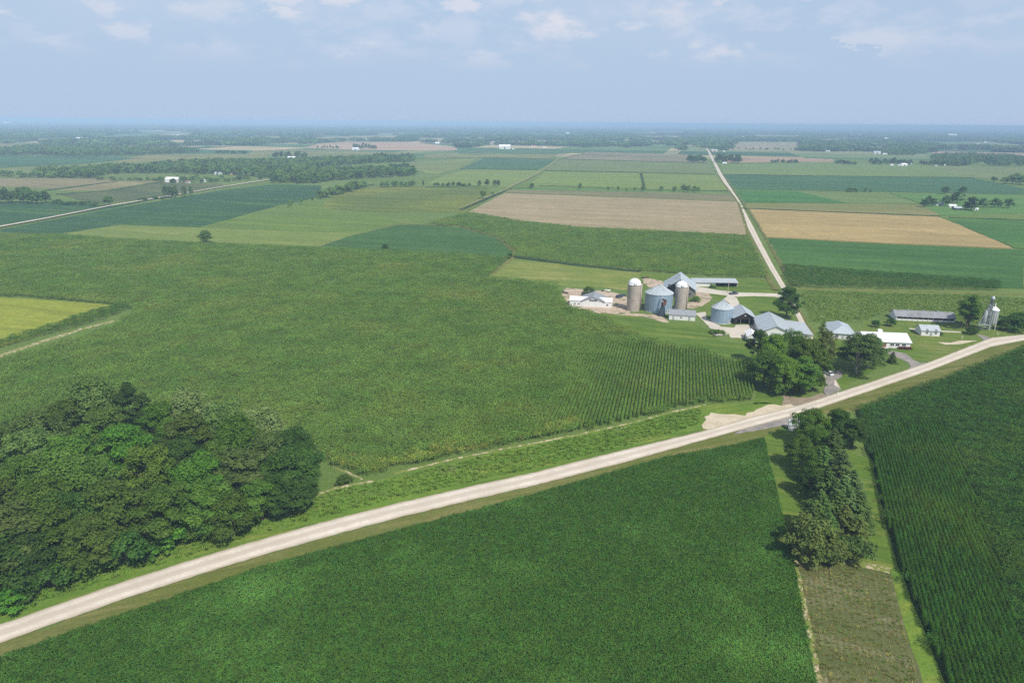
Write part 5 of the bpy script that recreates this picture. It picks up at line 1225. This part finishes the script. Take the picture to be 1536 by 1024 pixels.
    for (px, py, H, r, kind, leaf, lab) in [
     (1222,612,12.5,5.6,B(0),'mid','leafy green tree at the road end of the row'), (1262,616,12,5.2,B(4),'dark','round dark tree beside the corn at the road end'), (1217,640,9,3.2,B(1),'mid','small leafy tree over the grey roofed shed'), (1285,628,10,4.2,B(6),'dark','dark round tree touching the corn'),
     (1206,656,10,4.4,B(2),'mid','leafy green tree with a shadow on the lawn'), (1253,645,13,5.0,'spruce0','spruce','topmost dark spruce of the row'), (1238,670,12,4.8,'spruce1','spruce','dark spruce on the lawn side, upper'), (1267,676,13,5.2,'spruce2','bspruce','grey green spruce below the topmost one'),
     (1283,706,12,5.0,'spruce0','bspruce','grey green spruce on the corn side'), (1244,702,12,5.0,'spruce2','spruce','dark spruce in the middle of the row'), (1268,714,12,4.8,'spruce1','bspruce','grey green spruce in the middle of the row'), (1234,738,11.5,5.2,'spruce0','spruce','broad dark spruce on the lawn side, lower'),
     (1293,738,10.5,4.8,'spruce2','spruce','dark spruce on the corn side, lower'), (1270,758,10.5,4.6,'spruce3','rusty','rusty spruce with bare branches'), (1208,776,9.5,4.6,'bush0','rusty','rusty brown shaggy conifer at the lower left of the row'), (1230,782,9.5,4.8,'bush1','rusty','brownish shaggy conifer at the lower end of the row'),
     (1290,772,9,4.4,'spruce3','rusty','half bare conifer on the corn side'), (1256,800,7.5,4.6,'bush2','rusty','low brown green conifer at the foot of the row'), (1279,802,7.5,4.4,'bush0','spruce','low dark conifer at the foot of the row'), (1222,806,7,3.8,'bush1','rusty','low rusty conifer at the foot of the row, lawn side')]:
        grove(px, py, H, r, kind, leaf, lab, 'conifer' if 'conifer' in lab or 'spruce' in kind else 'tree', 'conifer' if 'conifer' in lab or 'spruce' in kind else 'tree', S)
    for (px, py, H, r, kind, leaf, lab) in [(1218,700,9,4.0,B(2),'dark','low leafy tree on the lawn side of the spruces'), (1258,735,11,4.6,'spruce1','spruce','dark spruce in the core of the row, lower'), (1276,735,11,4.4,'spruce0','bspruce','grey green spruce in the core of the row, lower'), (1232,642,11,4.6,B(5),'mid','leafy green tree left of the topmost spruce'), (1222,758,9,4.2,'spruce2','spruce','dark spruce above the shaggy conifers'), (1245,770,9,4.4,'spruce0','spruce','dark spruce between the shaggy conifers'), (1228,676,10,4.2,B(6),'mid','leafy green tree halfway along the lawn')]:
        grove(px, py, H, r, kind, leaf, lab, 'conifer' if 'spruce' in kind else 'tree', 'conifer' if 'spruce' in kind else 'tree', S)
    # --- farm trees
    FM = 'maples by the drive'
    for (px, py, H, r, kind, leaf, lab) in [
     (1141,494,15,4.4,B(1),'dark','dark maple at the left end of the farm maples'), (1165,499,18,7,B(0),'yellow','tall maple left of centre by the drive'), (1192,497,18.5,7.2,B(2),'mid','tallest maple in the middle by the drive'), (1216,509,17,6.8,B(4),'yellow','maple right of centre by the drive'),
     (1152,527,15,6,B(6),'mid','lower maple on the lawn side'), (1180,535,15,6.6,B(5),'yellow','front maple facing the gravel road'), (1208,538,14,6.6,B(3),'mid','front maple facing the drive'), (1230,522,13,5.4,B(1),'mid','maple over the white car'), (1195,552,10,5,B(2),'yellow','low front branches maple at the brown soil'), (1222,553,9,4.2,B(0),'mid','low maple at the drive edge')]:
        p = at(px, py, H * .97); plant(kind, leaf, p, H, r, lab, 'tree', 'tree', FM)
    plant('bush2', 'mid', at(1168, 594), 6.0, 2.6, 'small round tree in front of the farm maples', 'tree', 'tree', None, None)
    plant('loose1', 'rusty', at(1233, 556), 18.5, 5.2, 'tall brownish thin tree between maples and pine', 'tree')
    plant('spruce3', 'rusty', at(1228, 540), 18.0, 4.6, 'brownish conifer behind the maples', 'conifer', 'conifer')
    plant('pine', 'spruce', at(1283, 560), 17.5, 9.6, 'broad dark pine with pale trunk before the ranch house', 'pine', 'pine_tree')
    plant('pine', 'bspruce', at(1301, 552), 15.5, 7.6, 'dark pine at the right edge of the broad pine', 'pine', 'pine_tree')
    plant('broad4', 'dark', at(1179, 477), hz(1179, 477, 430), 6.8, 'lone dark round tree on the farm lawn beside the straight road', 'tree')
    plant('loose2', 'mid', at(1449, 494), hz(1449, 494, 440), 6.2, 'tall open tree left of the thin silos', 'tree')
    plant('broad3', 'dark', at(1452, 489), 14, 4.8, 'dark tree behind the tall open one by the silos', 'tree')
    plant('bush0', 'dark', at(1456, 501), 3.6, 3.2, 'low dark shrub at the foot of the tall open tree', 'shrub', 'shrub', None, None, 'foliage', 'stem')
    for (px, py, H, r, i, lab) in ((1508,495,7,4.5,0,'dark bushy tree at the left of the frame edge clump'), (1526,498,8,5.2,1,'dark bushy tree at the right frame edge, front'), (1538,490,8,5.5,2,'dark bushy tree at the right frame edge, back'), (1519,488,7,4.8,0,'dark bushy tree at the right frame edge, middle')):
        plant('bush%d' % i, 'dark', at(px, py), H, r, lab, 'bushy tree', 'tree', 'bushy trees at the right edge')
    plant('bush1', 'dark', at(1313, 490.5), 3.6, 2.2, 'left of two round shrubs behind the ranch house', 'shrub', 'shrub', None, None, 'foliage', 'stem')
    plant('bush2', 'dark', at(1335.5, 489.5), 4.4, 2.6, 'right of two round shrubs behind the ranch house', 'shrub', 'shrub', None, None, 'foliage', 'stem')
    plant('spruce1', 'spruce', at(1337.5, 544), 5.0, 2.2, 'small cone shaped evergreen in a bed by the grey driveway', 'evergreen', 'conifer')
    plant('bush0', 'mid', at(883, 441), 4.4, 4.2, 'round green tree behind the left white shed', 'tree', 'tree')
    plant('bush1', 'yellow', at(1043.5, 452), 3.0, 2.6, 'yellow green bush at the barn corner', 'bush', 'bush', None, None, 'foliage', 'stem')
    plant('bush2', 'mid', at(1069.5, 431.5), 2.2, 2.2, 'green bush in front of the long low shed', 'bush', 'bush', None, None, 'foliage', 'stem')
    plant('bush2', 'yellow', at(1080, 501), 2.2, 2.6, 'weedy bush on the concrete heap, left', 'bush', 'bush', None, None, 'foliage', 'stem')
    plant('bush0', 'mid', at(1069, 500), 2.0, 1.9, 'small weedy bush left of the concrete heap', 'bush', 'bush', None, None, 'foliage', 'stem')
    plant('bush1', 'mid', at(960.5, 453), 2.6, 1.6, 'small bush between lone silo and big bin', 'bush', 'bush', None, None, 'foliage', 'stem')
    plant('bush1', 'mid', at(1410.5, 503), 1.6, 1.2, 'small shrub at the corner of the white garage', 'shrub', 'shrub', None, None, 'foliage', 'stem')
    # lone field trees
    plant('broad2', 'mid', at(310, 364.5), hz(310, 364.5, 345), 9.5 * mpp(310, 364), 'lone round tree at the edge of the pale hay field', 'tree', 'tree')
    plant('bush1', 'dark', at(578, 376), hz(578, 376, 366), 5 * mpp(578, 376), 'lone small tree in the lens shaped dark field', 'tree', 'tree')
    plant('bush2', 'dark', at(765, 387), hz(765, 387, 379), 4.5 * mpp(765, 387), 'dark bush at the tip of the lens shaped field', 'bush', 'bush', None, None, 'foliage', 'stem')
    middle_trees(); woods()

def middle_trees():
    n = [0]
    def row(lst, label, group, mk='fard'):
        """(x, base y, height px, width px) of every tree"""
        for (px, py, h, w) in lst:
            p = at(px, py); mid_tree(n[0], mk, p, max(2.0, hz(px, py, py - h * 1.08)), w * .85 * mpp(px, py), label, group); n[0] += 1
    def auto(x0, y0, x1, y1, k, h, w, label, group, mk='far', seed=1, jy=1.0):
        rnd = random.Random(seed * 7 + int(x0)); row([(x0 + (x1 - x0) * (i + rnd.uniform(.1, .9)) / k, y0 + (y1 - y0) * (i + .5) / k + rnd.uniform(-jy, jy), h * rnd.uniform(.7, 1.15), w * rnd.uniform(.75, 1.25)) for i in range(k)], label, group, mk)
    auto(-12, 304, 76, 305, 12, 20, 14, 'dark tree in the dense clump at the left edge', 'dark trees at the left edge', 'fard', 1)
    row([(164,307.5,14,15)], 'lone dark round tree beside the far road', None)
    row([(250,297.5,18,11), (257,297,16,9)], 'dark tree of the left pair standing at the far road', 'pairs of dark trees at the far road'); row([(264,297,19,11), (277,295,15,8), (287,293,13,8)], 'dark tree of the right trio standing at the far road', 'pairs of dark trees at the far road')
    auto(80, 306, 150, 308, 7, 6, 12, 'low scrub tree of the ditch beside the dark clump', 'scrub along the left ditch', 'fard', 3)
    auto(200, 302, 245, 298, 4, 5, 9, 'low scrub tree left of the far road pair', 'scrub along the left ditch', 'fard', 4)
    row([(434,311,11,6), (437,309,9,6), (452,307,9,6), (469,301,5,5)], 'small tree at the corner of the dark field', 'corner trees of the dark field', 'far')
    auto(480, 298, 546, 281, 14, 13, 15, 'tree of the slanting clump above the dark field', 'trees of the slanting clump', 'far', 5, 2)
    # hedge trees behind the lane
    row([(719,280,9,8), (731,279.5,10.5,9), (742,279.5,9,8), (747,279.5,9,7)], 'round tree of the short row left of the lane', 'hedge trees left of the lane', 'fard')
    auto(655, 280, 708, 280, 9, 6, 8, 'low hedge tree left of the short row by the lane', 'hedge trees left of the lane', 'fard', 6, .4)
    row([(725,298,13,12), (739,293.5,6,6)], 'small tree standing at the lane beside the bare field', 'trees at the lane', 'far')
    row([(635,279,8,4), (652,280,6,4)], 'small pointed tree on the field line left of the lane', 'small pointed trees on the field line', 'fard')
    auto(572, 281, 625, 279, 8, 9, 10, 'tree of the clump right of the slanting clump', 'trees right of the slanting clump', 'far', 7, 1)
    row([(797,283,8.5,9), (870,285,10,8), (912,286,6,4), (927,287,9,5), (940,287,5,4), (952,287,6,5), (964,287.5,9,8), (992,287.5,8,8), (1012,288,8.5,8)], 'small tree on the line behind the bare tan field', 'small trees behind the bare field', 'far')
    row([(1025,288.5,13,10), (1032,289,11,9), (1041,289,10,10), (1047,289,9,7)], 'tree of the clump at the right end of the field line', 'small trees behind the bare field', 'far')
    # farmstead trees at the straight road
    auto(1030, 243, 1058, 244, 9, 11, 9, 'tree of the farmstead left of the straight road', 'farmstead trees at the straight road', 'fard', 8, 1.5)
    auto(1071, 244, 1110, 244, 11, 11, 9, 'tree of the farmstead right of the straight road', 'farmstead trees at the straight road', 'fard', 9, 1.5)
    auto(1156, 244.5, 1198, 245, 9, 6, 6, 'tree of the low row in the green field, right of the road', 'low row right of the road', 'fard', 10, .3)
    auto(1254, 246, 1282, 247, 7, 6, 7, 'tree of the thin clump left of the sheltered farm', 'trees of the sheltered farm', 'fard', 11, .4); auto(1302, 246, 1368, 248, 13, 9, 8, 'tree around the white sheltered farm', 'trees of the sheltered farm', 'fard', 12, 1)
    auto(1380, 247, 1398, 248, 4, 7, 7, 'tree of the short clump right of the sheltered farm', 'trees of the sheltered farm', 'fard', 13, .6)
    row([(1386,311,14,13), (1398,310,12,13), (1392,308,14,8)], 'tree at the left of the small farm', 'trees of the small farm'); row([(1418,309.5,17,13), (1435,305,17,16), (1428,305,12,12)], 'tree behind the small farm house', 'trees of the small farm'); row([(1416,291,11,12), (1443,291,11,13)], 'tree standing apart behind the small farm', 'trees of the small farm')
    row([(1456,316,20,18), (1449,314.5,10,10)], 'tree at the right end of the small farm house', 'trees of the small farm'); row([(1474,311.5,13.5,14), (1491,311.5,13.5,12), (1498,311.5,11,9), (1512,312.5,13.5,14)], 'round tree of the row right of the small farm', 'trees of the small farm')
    row([(1276,288,7,13), (1284,288,6,9), (1298,288,5,6), (1306,288,3,5)], 'thin scrub tree in the olive field', 'thin scrub', 'far')
    row([(1491,273,8,9), (1507,276,10,13), (1518,276,13,15), (1530,277,14,16), (1541,277,15,16), (1524,272,12,14)], 'tree of the clump at the right frame edge, far off', 'clump at the far right edge', 'far')
    # farm trees and strips, left and middle
    auto(408, 237, 462, 237, 10, 9, 8, 'tree beside the large far white barn', 'trees of the far white barn', 'fard', 14, .8); auto(560, 240, 616, 240, 12, 10, 9, 'tree of the middle distance farm', 'trees of the middle distance farm', 'fard', 15, 1)
    auto(583, 252, 613, 252, 8, 7, 7, 'tree of the small clump right of the wood finger', 'small clump right of the wood finger', 'fard', 16, .6)
    auto(240, 273, 320, 273, 11, 9, 9, 'tree round the long white barn', 'trees of the long white barn', 'far', 17, 2); auto(140, 270, 240, 271, 10, 5, 9, 'low tree of the hedge left of the long white barn', 'trees of the long white barn', 'far', 18, .6)
    auto(0, 264, 55, 267, 5, 9, 12, 'tree at the left end of the wooded strip', 'trees at the left end of the strip', 'far', 19, 1.5); auto(318, 272, 400, 266, 14, 7, 10, 'tree on the slope beside the far road end', 'trees at the far road end', 'far', 20, 3)
    auto(475, 223, 510, 223, 8, 5, 4, 'small tree on the tan far field', 'small trees on the tan field', 'fard', 21, .3); auto(530, 224, 566, 224, 10, 8, 6, 'tree of the dark clump on the tan far field', 'small trees on the tan field', 'fard', 22, .5)
    auto(325, 231, 372, 231, 9, 6, 6, 'tree of the far row above the olive field', 'far row above the olive field', 'fard', 23, .8)
    auto(1090, 224, 1210, 226, 16, 3, 4, 'tiny tree along the striped far fields', 'tiny far trees', 'fard', 24, .4)

def woods():
    """woods that read as one mass, and the wooded country out to the horizon"""
    rng0 = np.random.default_rng(5)
    def wmesh(seed, mk, R_, H, n, leaf, k):
        Vs, Fs, off = [], [], 0; rng = np.random.default_rng(seed)
        for i in range(k):
            V, Fq = crown_arrays(seed * 10 + i, H * rng.uniform(.75, 1.1), R_ * rng.uniform(.8, 1.2), .5, 16, n, leaf)
            V = V + np.array([rng.uniform(-.7, .7) * R_ * k ** .5 if k > 1 else 0, rng.uniform(-.7, .7) * R_ * k ** .5 if k > 1 else 0, 0]); Vs.append(V); Fs.append(Fq + off); off += len(V)
        return np_mesh('wood_tree', np.vstack(Vs), np.vstack(Fs), LEAF[mk])
    c1 = plant_set('wood_tree', [wmesh(300 + i, ('far', 'fard', 'far', 'olive')[i % 4], 5.0, 13, 420, 1.5, 1) for i in range(6)])
    c2 = plant_set('wood_clump', [wmesh(320 + i, ('fard', 'far', 'fard')[i % 3], 10, 13, 120, 4.0, 5) for i in range(6)])
    def wood(poly, d, label, coll=c1, nv=6, keep=.9, smin=.75, smax=1.25, seed=1, name='wood'):
        XY, rng = set_out(poly_px(poly), d, d, 15, (1, 1), seed); XY = XY[rng.random(len(XY)) < keep]; n = len(XY)
        s = rng.uniform(smin, smax, n); scatter(name, XY, 0, rng.uniform(0, 6.28, n), s, coll, label, 'wood', nv, rng)
    wood([(50,267),(150,268),(160,261),(250,260),(330,262),(400,266),(410,275),(470,276),(500,271),(545,268),(624,264),(624,259),(560,257),(500,257),(474,261),(470,255),(505,249),(560,245),(622,243),(618,238),(540,240),(460,243),(370,245),(300,246),(240,250),(220,254),(165,254),(130,258),(90,259),(60,260)], 9.0, 'long wooded strip winding across the left middle distance')
    wood([(-20,228),(20,224),(50,221),(150,222),(290,226),(300,229),(200,234),(100,235),(48,233),(-20,235)], 11, 'dark wood edge behind the blue green field, left', seed=2)
    wood([(1318,230),(1330,222),(1400,222),(1392,230),(1370,233),(1330,233)], 11, 'dark square wood beyond the sheltered farm', seed=3)
    wood([(1396,247),(1400,240),(1395,236),(1450,234),(1530,238),(1545,243),(1520,245),(1475,243),(1450,249),(1420,250)], 10, 'dark wood at the right of the sheltered farm', seed=4)
    wood([(1480,250),(1545,250),(1545,247),(1478,247)], 11, 'thin far hedge of trees right of the dark wood', seed=5, keep=.5)
    # everything beyond: patches of trees between fields, thinning towards the horizon
    rng = np.random.default_rng(11); pts = []
    def blobs(a, b, spacing, keep, seed, wave):
        nonlocal pts
        y0, y1 = a, b; n = int((y1 - y0) * (y1 + y0) * .95 / spacing ** 2); r = np.random.default_rng(seed)
        Y = np.sqrt(r.uniform(y0 ** 2, y1 ** 2, n)); X = r.uniform(-.95, .95, n) * Y * .86
        f = np.zeros(n)
        for i in range(9):
            k = r.normal(size=2) * wave * (1 + i * .5); k *= np.array([.6, 2.0]); f += np.sin(X * k[0] + Y * k[1] + r.uniform(0, 6.28)) / (1 + i * .3)
        q = np.quantile(f, 1 - keep); m = f > q; pts.append(np.stack([X[m], Y[m]], 1))
    blobs(2650, 5200, 33, .42, 1, .006); blobs(5200, 11000, 62, .38, 2, .0034); blobs(11000, 22000, 170, .34, 3, .002)
    XY = np.vstack(pts); keepm = np.ones(len(XY), bool)
    clear = [[(1085,246),(1090,226),(1100,212),(1206,213),(1206,228),(1250,238),(1250,246)], [(455,222),(480,215),(520,212),(610,212),(690,219),(690,229),(520,229),(400,237),(370,233),(380,226)], [(0,254),(0,231),(60,232),(220,236),(300,230),(400,230),(400,238),(120,262)], [(635,234),(640,226),(680,222),(760,218),(860,219),(880,226),(1050,230),(1062,246),(830,240)], [(1395,236),(1400,226),(1540,229),(1540,236)], [(1256,222),(1330,219),(1334,225),(1260,226)], [(1050,240),(1054,222),(1066,222),(1085,262)], [(1206,243),(1210,228),(1310,232),(1320,237),(1400,235),(1400,250),(1380,250)], [(120,207),(245,197),(300,200),(290,207)], [(770,204),(800,200),(880,202),(878,206)], [(1320,215),(1400,212),(1500,213),(1500,219),(1330,218)], [(150,196.5),(250,196),(260,199),(170,200)], [(560,200),(700,199.5),(705,202),(570,203)], [(940,199),(1030,198),(1030,200.5),(945,202)], [(400,216),(455,213),(460,221),(400,222)]]
    for c in clear + FAR_FIELDS: keepm &= ~in_poly(XY[:, 0], XY[:, 1], poly_px(c))
    XY = XY[keepm]; n = len(XY); s = rng.uniform(.8, 1.3, n); s = np.stack([s * (1 + XY[:, 1] / 9000), s * (1 + XY[:, 1] / 9000), s], 1)
    scatter('far_woods', XY, 0, rng.uniform(0, 6.28, n), s, c2, 'wooded country fading into haze towards the horizon', 'woods', 6, rng)
import time as _t
_t0 = _t.time()
def _log(s): print('T', s, round(_t.time() - _t0, 1))
mats(); leaf_mats(); light_and_air(); ground(); fields(); roads(); _log('ground')
crops(); _log('crops')
tree_variants(); _log('variants'); buildings(); _log('buildings'); trees(); _log('trees')
